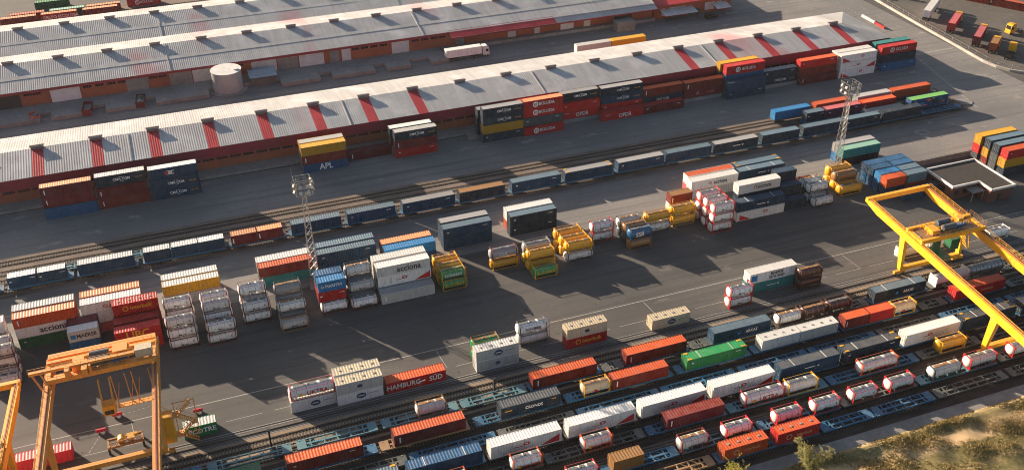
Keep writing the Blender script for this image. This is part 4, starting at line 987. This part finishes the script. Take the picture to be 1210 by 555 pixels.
# right crane
root, P, Q, tr, cx, ty, zt, zb = gantry('yellow gantry crane at right spanning the loading tracks', 150.9, 167.4, 103.5, 165.8, 'crane', 147.0)
m = MB(); m.cyl((cx-1.5, ty, zt-5.2), (cx-1.5, ty, zt+.9), 1.0, 14, .7); m.box(cx-2.6, cx+.2, ty-1.5, ty+1.5, zt-6.2, zt-4.6); m.box(cx+1.2, cx+3.6, ty-1.6, ty+.8, zt-4.4, zt-1.6); Q('hoist_column', m, 'dgreen')
m = MB(); m.box(cx-3.2, cx+2.2, ty-1.5, ty+1.5, zt-6.9, zt-6.2); Q('spreader', m, 'dgreen')
m = MB()
for i in range(8): m.beam((cx+4+.3*i, ty-1.8, zt+.9-.8*i), (cx+4.6+.3*i, ty+.6, zt+.7-.8*i), .12)
for k in (0, 1): m.beam((cx+4+k*1.2, ty-1.9, zt+.9), (cx+6.2+k*.6, ty-1.5, zt-5), .18)
Q('hose_guide', m)
m = MB(); rails(m, (cx-6, ty-1, zt+.9), (cx+6, ty-1, zt+.9), 1.6, 16); rails(m, (cx-6, ty+1.6, zt+.9), (cx+6, ty+1.6, zt+.9), 1.2, 14); Q('railing', m)
# left crane
root, P, Q, tr, cx, ty, zt, zb = gantry('orange gantry crane at left over the crane-rail row', -30.1, -11.5, 103.5, 170.2, 'crane2', 165.2, 9.8, 11.6, .065)
m = MB(); m.box(-33, -14.8, 163.2, 163.9, zt+2.2, zt+2.75); m.beam((-32.6, 163.6, zt+2.2), (-30.2, 160.4, zt-1.5), .28); m.beam((-31.2, 163.6, zt+2.2), (-29.6, 161.2, zt+.2), .28)
rails(m, (-33, 163.2, zt+2.75), (-15, 163.2, zt+2.75), 1.0, 14); Q('upper_beam', m)
m = MB(); m.box(-14.6, -11.6, 163.0, 164.8, zt+1.4, zt+3.2); Q('winch_house', m, 'cream')
m = MB(); m.box(-30.5, -11.2, 168.9, 170.3, zt-1.6, zt+1.1); P('box_beam', m)
m = MB(); m.box(-24, -23, 161.5, 164.5, zt+.9, zt+2.6); m.box(-26.8, -26.0, 161.5, 163, zt+.9, zt+3.0); m.box(-18.6, -16, 164.5, 167, zt+.9, zt+2.9); m.beam((-22.5, 162, zt+.9), (-22.5, 162, zt+3), .4); Q('machinery', m, 'crane2')
m = MB()
rails(m, (-20.5, 158.6, zt-5.6), (-11.8, 158.6, zt-5.6), 1.3, 10); m.box(-19, -12, 158.6, 159.8, zt-5.7, zt-5.55)
for xx in (-19, -16.6, -15.4, -12.4): m.beam((xx, 159.8, zt-5.6), (xx-.5, 161.6, zt-.2), .16); m.beam((xx, 158.7, zt-5.6), (xx+.7, 161.6, zt-2), .1)
Q('cabin_walkway', m)
m = MB(); m.box(-21.7, -19.5, 158.2, 160.2, zt-6.6, zt-4.4)
for xx in (-21.6, -19.7):
    m.beam((xx, 158.4, zt-4.4), (xx, 160.6, zt+.2), .14); m.beam((xx, 160, zt-4.4), (xx, 160.9, zt+.2), .14); m.beam((xx, 158.5, zt-4.2), (xx, 160.6, zt-1.5), .1)
cb_ = Q('operator_cabin', m, 'crane')
m = MB(); m.box(-21.4, -19.8, 158.14, 158.2, zt-6.3, zt-5.4); me = m.mesh('pane', GLASS); me.transform(Matrix(((1,.065,0,-.065*149.5),(0,1,0,0),(0,0,1,0),(0,0,0,1)))); put('pane', me, cb_)
m = MB(); m.box(-11.9, -9.4, 150.6, 152.8, 1.6, 7.6); hs_ = P('electrical_house', m, 'crane')
m = MB()
for i in range(3): m.box(-11.85+i*.85, -11.15+i*.85, 150.56, 150.6, 4.2, 7.2)
put('door', m.mesh('door', STEELP), hs_, color=C['crane'])
m = MB()
for k, (z0, z1, xa, xb) in enumerate(((.4, 2.6, -5.6, -8.6), (2.6, 4.9, -8.4, -5.8), (4.9, 7.2, -5.8, -8.6), (7.2, 9.6, -8.6, -5.9))):
    for yy in (151.0+.0, 151.9): m.beam((xa, yy, z0), (xb, yy, z1), .14); m.beam((xa, yy, z0+1), (xb, yy, z1+1), .06)
    for i in range(8):
        t_ = (i+.5)/8; m.beam((xa+(xb-xa)*t_, 151.0, z0+(z1-z0)*t_), (xa+(xb-xa)*t_, 151.9, z0+(z1-z0)*t_), .22, .05)
m.box(-9.3, -8.2, 150.7, 152.4, 2.5, 2.6); m.box(-9.3, -8.2, 150.7, 152.4, 7.1, 7.2); m.box(-6.2, -5.2, 150.7, 152.4, 4.8, 4.9)
for xx in (-5.3, -8.9): m.beam((xx, 151.9, 1.3), (xx, 151.9, 9.6), .14)
m.beam((-9.2, 152, 9.55), (-5.2, 152, 9.55), .14); m.beam((-11, 152, 9.55), (-5.2, 152, 1.4), .1); P('stairs', m)
# far left crane
root, P, Q, tr, cx, ty, zt, zb = gantry('bright yellow gantry crane cut off by the left frame edge', -54.4, -36.4, 103.5, 166.4, 'crane', 146.0, 9.6, 11.4)

# ================================================================== FLOODLIGHT MASTS
def mast(label, x, y, h):
    root = thing('floodlight_mast', label, 'mast', (x, y, 0))
    m = MB(); n = 14
    def hw(z): return 1.0-.62*z/h
    for sx in (-1, 1):
        for sy in (-1, 1): m.beam((sx*hw(0), sy*hw(0), 0), (sx*hw(h), sy*hw(h), h), .10)
    for i in range(n):
        za, zb = h*i/n, h*(i+1)/n; a, b = hw(za), hw(zb)
        for (p, q) in (((-a,-a),(b,-b)), ((a,-a),(b,b)), ((a,a),(-b,b)), ((-a,a),(-b,-b))): m.beam((p[0],p[1],za), (q[0],q[1],zb), .06)
        for (p, q) in (((-b,-b),(b,-b)), ((b,-b),(b,b)), ((b,b),(-b,b)), ((-b,b),(-b,-b))): m.beam((p[0],p[1],zb), (q[0],q[1],zb), .05)
    put('lattice_tower', m.mesh('lattice_tower', GALV), root)
    m = MB()
    for k in range(4):
        a, b = k*math.pi/2+.78, (k+1)*math.pi/2+.78
        for zz in (h+.1, h+1.7, h+3.2): m.beam((2.5*math.cos(a), 2.5*math.sin(a), zz), (2.5*math.cos(b), 2.5*math.sin(b), zz), .09)
        m.beam((2.5*math.cos(a), 2.5*math.sin(a), h+.1), (2.5*math.cos(a), 2.5*math.sin(a), h+3.2), .09); m.beam((0,0,h-1.6), (2.5*math.cos(a), 2.5*math.sin(a), h+.1), .09)
    m.beam((-1.9,1.6,h+3.2), (-1.9,1.6,h+5.4), .05)
    put('lamp_ring', m.mesh('lamp_ring', GALV), root)
    l = MB(); l.box(-.36,.36,-.1,.34,-.34,.34); l.box(-.1,.1,.34,.46,-.1,.1); lm = l.mesh('floodlight', GALV)
    gme = MB(); gme.box(-.32,.32,-.13,-.1,-.3,.3); gm = gme.mesh('lens', LAMP)
    for zz in (h+.9, h+2.4):
        for k in range(8):
            for sgn in (1,):
                t_ = k*math.pi/4+.39; rad = 2.2
                o = put('floodlight', lm, root, (rad*math.cos(t_), rad*math.sin(t_), zz), t_+math.pi/2); o.rotation_euler = (R(-28), 0, t_+math.pi/2); put('lens', gm, o)
    m = MB(); m.box(-1.4, 1.4, -1.4, 1.4, 0, .35); put('footing', m.mesh('footing', CONC), root)
mast('lattice floodlight mast behind the rust container in the left yard', 24.6, 193.0, 24.5)
mast('lattice floodlight mast beside the pale green container at right', 165.8, 194.8, 23.5)
def post(label, x, y, h):
    r_ = thing('track_post', label, 'post', (x, y, 0)); m = MB(); m.box(-.16,.16,-.16,.16,0,h); put('shaft', m.mesh('shaft', DARK), r_); m = MB(); m.box(-.4,.4,-.4,.4,0,.2); m.box(-.3,.3,-.3,.3,h,h+.2); put('fitting', m.mesh('fitting', DARK), r_)
post('thin dark post between the tracks right of the left crane', 6.6, 143.9+.0, 5.0)
post('short brown post by the tracks under the bulk pair', 50.2, 144.2, 3.6)

# ================================================================== VEHICLES
def wheel_mesh(r=.5, w=.32):
    k = ('wheel', r)
    if k not in MC:
        m = MB(); m.cyl((0,-w/2,0), (0,w/2,0), r, 18); a = m.mesh('wheel', RUBBER, True)
        m = MB(); m.cyl((0,-w/2-.01,0), (0,w/2+.01,0), r*.52, 12); MC[k] = (a, m.mesh('rim', GALV, True))
    return MC[k]
def truck(label, x, y, rz, col, cargo=None, ft=40, H=2.6, trailer=True, box=None):
    """tractor with optional skeletal trailer; local +x is forward, origin at ground under the fifth wheel"""
    root = thing('lorry', label, 'lorry', (x, y, 0), rz, 'lorries in the parking area')
    def P(nm, m, c, mat=PAINT): return put(nm, m.mesh(nm, mat), root, color=C[c])
    m = MB(); pts = [(1.9,.75), (4.15,.75), (4.15,1.7), (3.95,3.3), (3.6,3.55), (1.9,3.6)]
    i = len(m.v); n = len(pts)
    for yy in (-1.22, 1.22): m.v += [(p, yy, q) for p, q in pts]
    m.f.append(tuple(i+k for k in range(n))); m.f.append(tuple(i+n+k for k in range(n-1,-1,-1)))
    for k in range(n): m.f.append((i+k, i+(k+1) % n, i+n+(k+1) % n, i+n+k))
    cab_ = P('cab', m, col)
    m = MB(); m.quad((4.165,-1.05,1.85), (4.165,1.05,1.85), (3.99,1.05,3.1), (3.99,-1.05,3.1)); m.box(2.9,3.8,-1.235,-1.222,1.9,2.8); m.box(2.9,3.8,1.222,1.235,1.9,2.8); put('windscreen', m.mesh('windscreen', GLASS), cab_)
    m = MB(); m.box(4.15,4.3,-1.2,1.2,.4,.9); m.box(2.0,3.4,-1.1,1.1,3.6,3.85); put('bumper', m.mesh('bumper', PAINT), cab_, color=C[col])
    m = MB(); m.box(-2.2, 4.0, -.45, .45, .7, .95); m.box(-.8, .4, -.6, .6, .95, 1.12); P('chassis', m, 'black', DARK)
    m = MB(); m.box(-1.9,-.3,-1.2,-.75,.95,1.05); m.box(-1.9,-.3,.75,1.2,.95,1.05); P('mudguards', m, 'black', DARK)
    wm = wheel_mesh()
    ax = [3.1, -.5, -1.6] if not trailer else [3.1, -.6]
    for a in ax:
        for yy in (-1.03, 1.03): w_ = put('wheel', wm[0], root, (a, yy, .5)); put('rim', wm[1], w_)
    if trailer:
        L = LEN[ft]; t0 = 1.2-L
        m = MB(); m.box(t0, 1.3, -.55, -.4, 1.13, 1.38); m.box(t0, 1.3, .4, .55, 1.13, 1.38)
        for k in range(7): xx = t0+.2+(L-.6)*k/6; m.box(xx-.1, xx+.1, -1.2, 1.2, 1.15, 1.36)
        m.box(t0+1, t0+4.6, -.4, .4, .6, 1.13); P('trailer_chassis', m, 'dgrey', DARK)
        for a in (t0+1.2, t0+2.5, t0+3.8) if L > 7 else (t0+.9, t0+2.2):
            for yy in (-1.03, 1.03): w_ = put('wheel', wm[0], root, (a, yy, .5)); put('rim', wm[1], w_)
        if box:
            m = MB(); m.box(t0, 1.4, -1.25, 1.25, 1.38, 4.0); P('box_body', m, box, ROOFP)
            m = MB(); m.box(t0-.05, t0, -1.2, 1.2, 1.45, 3.95); P('rear_door', m, box)
    return root
def lorry_load(sp, lab, x, y, rz, ft, z=1.385):
    L = LEN[ft]; cx_ = x+math.cos(rz)*(1.2-L/2); cy_ = y+math.sin(rz)*(1.2-L/2)
    c, rf = (sp.split('/')+[None])[:2]
    box_container(lab, cx_, cy_, z, L, 2.6, c, rf, None, group='containers on parked lorries', rz=rz, center=True)
U = R(38)
def parked(lab, x, y, cab, ft, box=None, sp=None, llab=None):
    d = LEN[ft]-1.2; x_, y_ = x+math.cos(U)*d, y+math.sin(U)*d
    truck(lab, x_, y_, U, cab, ft=ft, box=box)
    if sp: lorry_load(sp, llab, x_, y_, U, ft)
parked('white box lorry parked at the top of the fenced lorry park', 265.2, 279.0, 'white', 45, box='white')
parked('orange-cabbed lorry carrying a red container behind the kerb wall', 264.6, 265.6, 'yellow', 40, sp='red/pink', llab='red container on the orange-cabbed lorry behind the kerb wall')
parked('yellow lorry hauling the faded pink container', 264.0, 252.4, 'yellow', 40, sp='maroon/pink', llab='faded pink container on a lorry beside the kerb wall')
parked('short yellow lorry with an orange twenty-foot load', 265.0, 245.6, 'yellow', 20, sp='orange/tan', llab='orange twenty-foot container on the short yellow lorry')
parked('yellow tractor unit without load nearest the road bend', 266.2, 239.4, 'yellow', 20)
truck('yellow tractor unit facing left across the lorry park', 287.6, 258.2, math.pi, 'yellow', trailer=False)
truck('orange tractor unit at the right frame edge', 296.2, 253.0, math.pi, 'yellow', trailer=False)
truck('second orange tractor unit at the right frame edge', 293.0, 247.0, math.pi, 'orange', trailer=False)
truck('red lorry at the top edge beside the fence', 268, 305, U, 'orange', trailer=False)
truck('white articulated lorry at the dock of the rear warehouse', 102.2, 306.2, 0, 'white', box='white', ft=40)
# trailers behind the near warehouse ridge
for (lab, x, c) in (('pale curtain trailer parked behind the near warehouse', 133.2, 'lgrey'), ('orange curtain trailer parked behind the near warehouse', 146.3, 'yellow')):
    t = thing('semi_trailer', lab, 'trailer', (x+6.5, 294.6, 0)); m = MB(); m.box(-6.3, 6.3, -1.25, 1.25, 1.2, 4.0); put('box_body', m.mesh('box_body', ROOFP), t, color=C[c])
    m = MB(); m.box(-6.2, 6.2, -.5, .5, .85, 1.19); m.box(3.4,3.6,-.8,.8,.02,.85); put('chassis', m.mesh('chassis', DARK), t)
    for a in (-4.6, -3.3, -2.0):
        for yy in (-1.0, 1.0): w_ = put('wheel', wheel_mesh()[0], t, (a, yy, .5)); put('rim', wheel_mesh()[1], w_)
# skips at the rear dock
for i, (lab, x, y, rz, c) in enumerate((('small orange-red skip at the far left dock', -36.6, 308.3, .2, 'orange'), ('red skip with empty dark inside at the second dock', -21.6, 308.0, -.12, 'dred'), ('dark red skip filled with scrap at the third dock', -6.2, 308.0, -.1, 'maroon'))):
    t = thing('skip', lab, 'skip', (x, y, 0), rz, 'skips at the rear dock'); h_, l_ = (1.6, 2.0) if i == 0 else (2.0, 3.2)
    m = MB(); b0, b1 = 1.05, 1.3
    for (sx0, sx1, sy0, sy1) in ((-b1,-b1+.1,-l_,l_), (b1-.1,b1,-l_,l_), (-b1+.1,b1-.1,-l_,-l_+.1), (-b1+.1,b1-.1,l_-.1,l_)): m.box(sx0, sx1, sy0, sy1, .2, h_)
    m.box(-b1+.1, b1-.1, -l_+.1, l_-.1, .2, .35); put('bin', m.mesh('bin', PAINT), t, color=C[c])
    m = MB()
    for yy in (-l_+.5, 0, l_-.5): m.box(-b1-.08, -b1, yy-.08, yy+.08, .1, h_); m.box(b1, b1+.08, yy-.08, yy+.08, .1, h_)
    m.box(-b1-.02, b1+.02, -l_+.2, -l_+.4, 0, .2); m.box(-b1-.02, b1+.02, l_-.4, l_-.2, 0, .2); put('ribs', m.mesh('ribs', PAINT), t, color=C[c])
    if i != 1:
        m = MB()
        for k in range(14): 
            a = random.uniform(-.9,.9); b = random.uniform(-l_+.5, l_-.5); s_ = random.uniform(.2,.45); m.box(a-s_, a+s_, b-s_, b+s_, .36, h_-random.uniform(-.1,.4))
        put('scrap', m.mesh('scrap', CONC), t)
# dark car near the extension
t = thing('van', 'dark van parked in front of the red-roofed extension', 'van', (194.2, 309.6, 0), .15)
m = MB(); pts = [(-2.6,.45),(2.6,.45),(2.6,1.05),(1.9,1.2),(1.2,2.0),(-2.5,2.05)]; i = 0; n = len(pts)
for yy in (-.95, .95): m.v += [(p, yy, q) for p, q in pts]
m.f.append(tuple(range(n))); m.f.append(tuple(n+k for k in range(n-1,-1,-1)))
for k in range(n): m.f.append((k, (k+1) % n, n+(k+1) % n, n+k))
put('body', m.mesh('body', PAINT), t, color=C['black'])
m = MB(); m.quad((1.93,-.8,1.22), (1.93,.8,1.22), (1.26,.8,1.95), (1.26,-.8,1.95)); m.box(-1.8,.9,-.965,-.952,1.35,1.85); put('windows', m.mesh('windows', GLASS), t)
for a in (-1.7, 1.7):
    for yy in (-.85, .85): w_ = put('wheel', wheel_mesh(.35, .22)[0], t, (a, yy, .35)); put('rim', wheel_mesh(.35, .22)[1], w_)
# spreader / lifting machine under left crane
t = thing('lifting_spreader', 'dark yellow container spreader resting on the ground under left crane', 'spreader', (-18.3, 154.6, 0), .03)
m = MB()
for yy in (-1.1, 1.1): m.box(-3.1, 3.1, yy-.18, yy+.18, 1.3, 1.7)
for xx in (-3.0, -1.2, 1.2, 3.0): m.box(xx-.2, xx+.2, -1.3, 1.3, 1.25, 1.65)
for k in range(6): m.beam((-2.8+k*1.1, -1.1, 1.7), (-2.2+k*1.1, -1.1, 2.5), .12)
m.box(-2.8, 3.0, -1.18, -1.02, 2.45, 2.6); put('frame', m.mesh('frame', STEELP), t, color=C['tan'])
m = MB()
for xx in (-3.0, 3.0):
    for yy in (-1.1, 1.1): m.box(xx-.2, xx+.2, yy-.2, yy+.2, 0, 1.25)
put('leg', m.mesh('leg', DARK), t)
m = MB(); m.cyl((-.6,-.6,2.0), (-.6,.6,2.0), .7, 16); m.box(.4, 1.6, -.7, .7, 1.7, 2.4); m.cyl((2.0,0,1.7), (2.0,0,2.7), .3, 10); put('headblock', m.mesh('headblock', STEELP), t, color=C['yellow'])
# barriers and rope by the left crane
for (lab, x, y) in (('pink and white barrier left of the crane cabin line', -22.6, 160.0), ('pink barrier right of the first, on the yard line', -19.6, 163.6), ('pink striped barrier beside the crane stairs', -5.0, 159.2)):
    t = thing('barrier', lab, 'barrier', (x, y, 0)); m = MB(); m.box(-.9,.9,-.12,.12,.25,.95); put('panel', m.mesh('panel', PAINT), t, color=C['rose']); m = MB(); m.box(-.7,-.45,-.3,.3,0,.25); m.box(.45,.7,-.3,.3,0,.25); put('foot', m.mesh('foot', PAINT), t, color=C['white'])
line(-22.8, 159.4, -25.2, 154.8, .12, (.7, .3), .01); line(-18.6, 163.8, -13, 164.4, .10, (.5, .4), .01)

# ================================================================== ROAD, KERB WALL, FENCE
KP = [(262.6,318), (262.4,304), (261.2,290), (260.2,277), (259.4,263), (258.8,254), (258.2,246), (257.9,241), (258.6,236), (260.4,232), (263.4,228.8), (268,226.6), (276,224.6), (290,222.6), (310,220.5)]
t = thing('kerb_wall', 'pale curved kerb wall bordering the lorry park', 'wall', (0,0,0))
m = MB()
for (a, b) in zip(KP, KP[1:]):
    p = Vector((a[0],a[1],.4)); q = Vector((b[0],b[1],.4)); m.beam(p, q, .7, .8)
put('wall', m.mesh('wall', simple('pale_kerb_concrete', (.50,.46,.42,1), .8)), t)
t = thing('mesh_fence', 'thin post fence standing along the curved kerb wall', 'fence', (0,0,0))
for (a, b) in zip(KP, KP[1:]):
    p = Vector((a[0]+.9,a[1]+.4,0)); q = Vector((b[0]+.9,b[1]+.4,0)); n = max(1, int((q-p).length/3.2))
    m = MB()
    for zz in (1.0, 1.9): m.beam(p+Vector((0,0,zz)), q+Vector((0,0,zz)), .06)
    put('fence_rail', m.mesh('fence_rail', GALV), t)
    for i in range(n):
        c = p.lerp(q, i/n)
        if 'fpost' not in MC: mm = MB(); mm.box(-.06,.06,-.06,.06,0,2.0); MC['fpost'] = mm.mesh('fence_post', GALV)
        put('fence_post', MC['fpost'], t, c)
g = MB(); g.quad((259,228,.006), (420,200,.006), (480,420,.006), (263,330,.006)); struct('lorry_park_ground', g, simple('pale_asphalt', (.135,.122,.110,1), .9, .5, .35))
m = MB(); m.box(0, 7.5, -.3, .3, 0, .9); b_ = put('concrete_barrier', m.mesh('concrete_barrier', simple('white_barrier', (.7,.68,.65,1))), None, (246.7, 291, 0), -1.58); tag(b_, 'white road barrier block beyond the warehouse hip roof', 'barrier')
m = MB(); m.box(0, 5.2, -.25, .25, 0, .8); b_ = put('road_barrier', m.mesh('road_barrier', PAINT), None, (246.5, 282.8, 0), -1.6, C['red']); tag(b_, 'red road barrier after the white barrier block', 'barrier')
m = MB(); m.cyl((230.5,218.6,0), (230.5,218.6,.15), 2.2, 20); struct('traffic_island', m, CONC)
# angled train at top right
TD = math.atan2(271.3-293.9, 303.7-289.3)
for k, (sp, lab, d) in enumerate((('deep/blue', 'blue container at the top right edge beyond the lorry park', -6.5), ('brown/orange', 'rust container at the top right corner beyond the lorry park', 6.5), ('brown/orange', 'second rust container cut by the right frame edge', 19.5))):
    x_, y_ = 291.6+math.cos(TD)*d, 294.5+math.sin(TD)*d
    c, rf = sp.split('/'); box_container(lab, x_+1.5, y_+1.0, 0, 12.19, 2.9, c, rf, None, rz=TD, center=True, group='containers beyond the lorry park')

# ================================================================== GRASS SLOPE, BUSHES
def hgt(x, y):
    d = 106.6-y
    z = .35*min(1, max(0, d)/.8)+.25*math.exp(-((d-1.6)/1.2)**2)
    return z+(.20*math.sin(x*.31+y*.7)+.14*math.sin(x*.83-y*.5+2)+.12*math.sin(x*1.7+y*1.3))*min(1, max(0,d)/2)
nx, ny = 300, 100
m = MB()
for j in range(ny+1):
    for i in range(nx+1):
        x = -20+i*1.0; y = 106.62-j*.62; m.v.append((x, y, hgt(x, y)))
for j in range(ny):
    for i in range(nx):
        a = j*(nx+1)+i; m.f.append((a, a+nx+1, a+nx+2, a+1))
mt, nt, bs = newmat('dry_grass_bank'); ge = N(nt, 'ShaderNodeNewGeometry'); Pn = ge.outputs['Position']
c = mix(nt, ramp(nt, noise(nt, 1.6, 8, Pn, .75), .3, .7), (.085,.080,.024,1), (.26,.205,.080,1))
sxy = N(nt, 'ShaderNodeSeparateXYZ'); nt.links.new(Pn, sxy.inputs[0])
wob = N(nt, 'ShaderNodeMath', operation='MULTIPLY_ADD'); wob.inputs[1].default_value = 6.0; nt.links.new(noise(nt, .5, 9, Pn, .78), wob.inputs[0]); nt.links.new(sxy.outputs['Y'], wob.inputs[2])
bandr = N(nt, 'ShaderNodeValToRGB'); be = bandr.color_ramp.elements; be[0].position = 0; be[0].color = (0,0,0,1); be[1].position = 1; be[1].color = (.6,.6,.6,1)
for p_, v_ in ((.30,0), (.34,.5), (.37,0), (.60,0), (.68,1), (.80,1), (.88,.1), (.95,.1)):
    e_ = be.new(p_); e_.color = (v_,v_,v_,1)
mr = N(nt, 'ShaderNodeMapRange'); mr.inputs['From Min'].default_value = 92.0; mr.inputs['From Max'].default_value = 109.0; nt.links.new(wob.outputs[0], mr.inputs[0]); nt.links.new(mr.outputs[0], bandr.inputs[0])
c = mix(nt, bandr.outputs[0], c, (.46,.33,.18,1))
c = mix(nt, ramp(nt, noise(nt, .16, 4, mapping(nt, Pn, (.3,1,1)), .6), .56, .70), c, (.07,.07,.022,1))
nt.links.new(c, bs.inputs['Base Color']); bs.inputs['Roughness'].default_value = .95; bump(nt, bs, noise(nt, 4, 6, Pn, .8), .15, .9)
o = put('grass_bank', m.mesh('grass_bank', mt)); o['kind'] = 'structure'
def leafmat(name, a, b_):
    m, nt, b = newmat(name); oi = N(nt, 'ShaderNodeNewGeometry')
    c = mix(nt, oi.outputs['Random Per Island'], a, b_); nt.links.new(c, b.inputs['Base Color']); b.inputs['Roughness'].default_value = .7
    tr_ = N(nt, 'ShaderNodeBsdfTranslucent'); nt.links.new(c, tr_.inputs[0]); mx = N(nt, 'ShaderNodeMixShader'); mx.inputs[0].default_value = .35
    out = nt.nodes['Material Output']; nt.links.new(b.outputs[0], mx.inputs[1]); nt.links.new(tr_.outputs[0], mx.inputs[2]); nt.links.new(mx.outputs[0], out.inputs[0])
    return m
GR = leafmat('grass_blades', (.09,.085,.024,1), (.46,.33,.12,1))
rnd = random.Random(3); m = MB()
for k in range(52000):
    x = rnd.uniform(62, 165); y = 106.5-abs(rnd.gauss(0, 1))*8
    if y < 80: continue
    cl = math.sin(x*.45+y*.9)+math.sin(x*.21-y*.6+1)+rnd.uniform(-.9,.9)
    if cl < -.2: continue
    z = hgt(x, y)-.03; h_ = rnd.uniform(.14,.46)*(1.35 if cl > 1.2 else .8); a = rnd.uniform(0, 6.28); w = rnd.uniform(.05,.15)
    dx, dy = math.cos(a)*w, math.sin(a)*w; lx, ly = rnd.uniform(-.2,.2), rnd.uniform(-.2,.2)
    i = len(m.v); m.v += [(x-dx,y-dy,z), (x+dx,y+dy,z), (x+lx,y+ly,z+h_)]; m.f.append((i,i+1,i+2))
o = put('grass_tufts', m.mesh('grass_tufts', GR)); o['kind'] = 'stuff'; o['label'] = 'dry grass growing on the bank'
LEAF = leafmat('bush_leaves', (.20,.22,.03,1), (.50,.42,.06,1)); LEAF2 = leafmat('bush_leaves_pale', (.18,.19,.05,1), (.42,.36,.12,1))
def bush(label, x, y, h_, r, mat, seed, n=420):
    rn = random.Random(seed); root = thing('bush', label, 'bush', (x, y, hgt(x, y)-.05))
    m = MB(); lf = MB(); mains = []
    for k in range(14):
        a = rn.uniform(0, 6.28); e = rn.uniform(.1, .75)
        p = Vector((rn.uniform(-.25,.25), rn.uniform(-.25,.25), 0)); q = Vector((math.cos(a)*r*e*.55, math.sin(a)*r*e*.55, h_*rn.uniform(.35,.55))); q2 = Vector((math.cos(a)*r*e, math.sin(a)*r*e, h_*rn.uniform(.7,.98)))
        m.cyl(p, q, .07, 5, .04); m.cyl(q, q2, .04, 5, .012); mains.append((p, q, q2))
    for k in range(n):
        p, q, q2 = rn.choice(mains); s = (p.lerp(q, rn.uniform(.35,1)) if rn.random() < .45 else q.lerp(q2, rn.uniform(0,1)))
        d = Vector((rn.gauss(0,1), rn.gauss(0,1), rn.gauss(.35,.8))).normalized()*rn.uniform(.35,1.25)*(r/4.2)
        t_ = s+d; t_.z = max(.25, t_.z); m.cyl(s, t_, .014, 3, .005, False)
        for _ in range(26):
            c = s.lerp(t_, rn.uniform(.25,1.15))+Vector((rn.gauss(0,.11), rn.gauss(0,.11), rn.gauss(0,.11))); sz = rn.uniform(.05,.105)
            u = Vector((rn.gauss(0,1), rn.gauss(0,1), rn.gauss(0,.7))).normalized(); v = u.orthogonal().normalized()
            i = len(lf.v); lf.v += [tuple(c-u*sz), tuple(c+v*sz*.5), tuple(c+u*sz), tuple(c-v*sz*.5)]; lf.f.append((i,i+1,i+2,i+3))
    put('branches', m.mesh('branches', BARK), root)
    put('crown', lf.mesh('crown', mat), root)
bush('yellow-green bush in front of the orange bulk container', 79.6, 104.4, 6.4, 5.0, LEAF, 1)
bush('feathery olive bush beside the red bulk container at the grass edge', 95.4, 103.6, 7.2, 4.6, LEAF2, 2)
bush('small pale bush at the bottom frame edge left of the yellow-green one', 69.6, 105.6, 2.4, 1.8, LEAF2, 4, 160)

# ================================================================== THIN AIR HAZE
hz = MB(); hz.box(-330, 560, -70, 800, -2.0, 138.0)
hm = bpy.data.materials.new('thin_haze'); hm.use_nodes = True; hn = hm.node_tree
for n_ in list(hn.nodes):
    if n_.type != 'OUTPUT_MATERIAL': hn.nodes.remove(n_)
pv = hn.nodes.new('ShaderNodeVolumePrincipled'); pv.inputs['Color'].default_value = (.86,.89,.94,1); pv.inputs['Density'].default_value = HAZE; pv.inputs['Anisotropy'].default_value = .2
hn.links.new(pv.outputs[0], hn.nodes['Material Output'].inputs['Volume'])
o = put('haze', hz.mesh('haze', hm)); o['kind'] = 'stuff'; o['label'] = 'thin air haze over the whole yard'

# label sanity
seen = {}
for o in bpy.data.objects:
    if o.parent is None and 'label' in o: seen.setdefault(o['label'], []).append(o.name)
for k, v in seen.items():
    n = len(k.split())
    if len(v) > 1: print('DUPLABEL', k, v)
    if n < 4 or n > 16: print('LABELLEN', n, k)
print('TOTAL OBJECTS', len(bpy.data.objects))
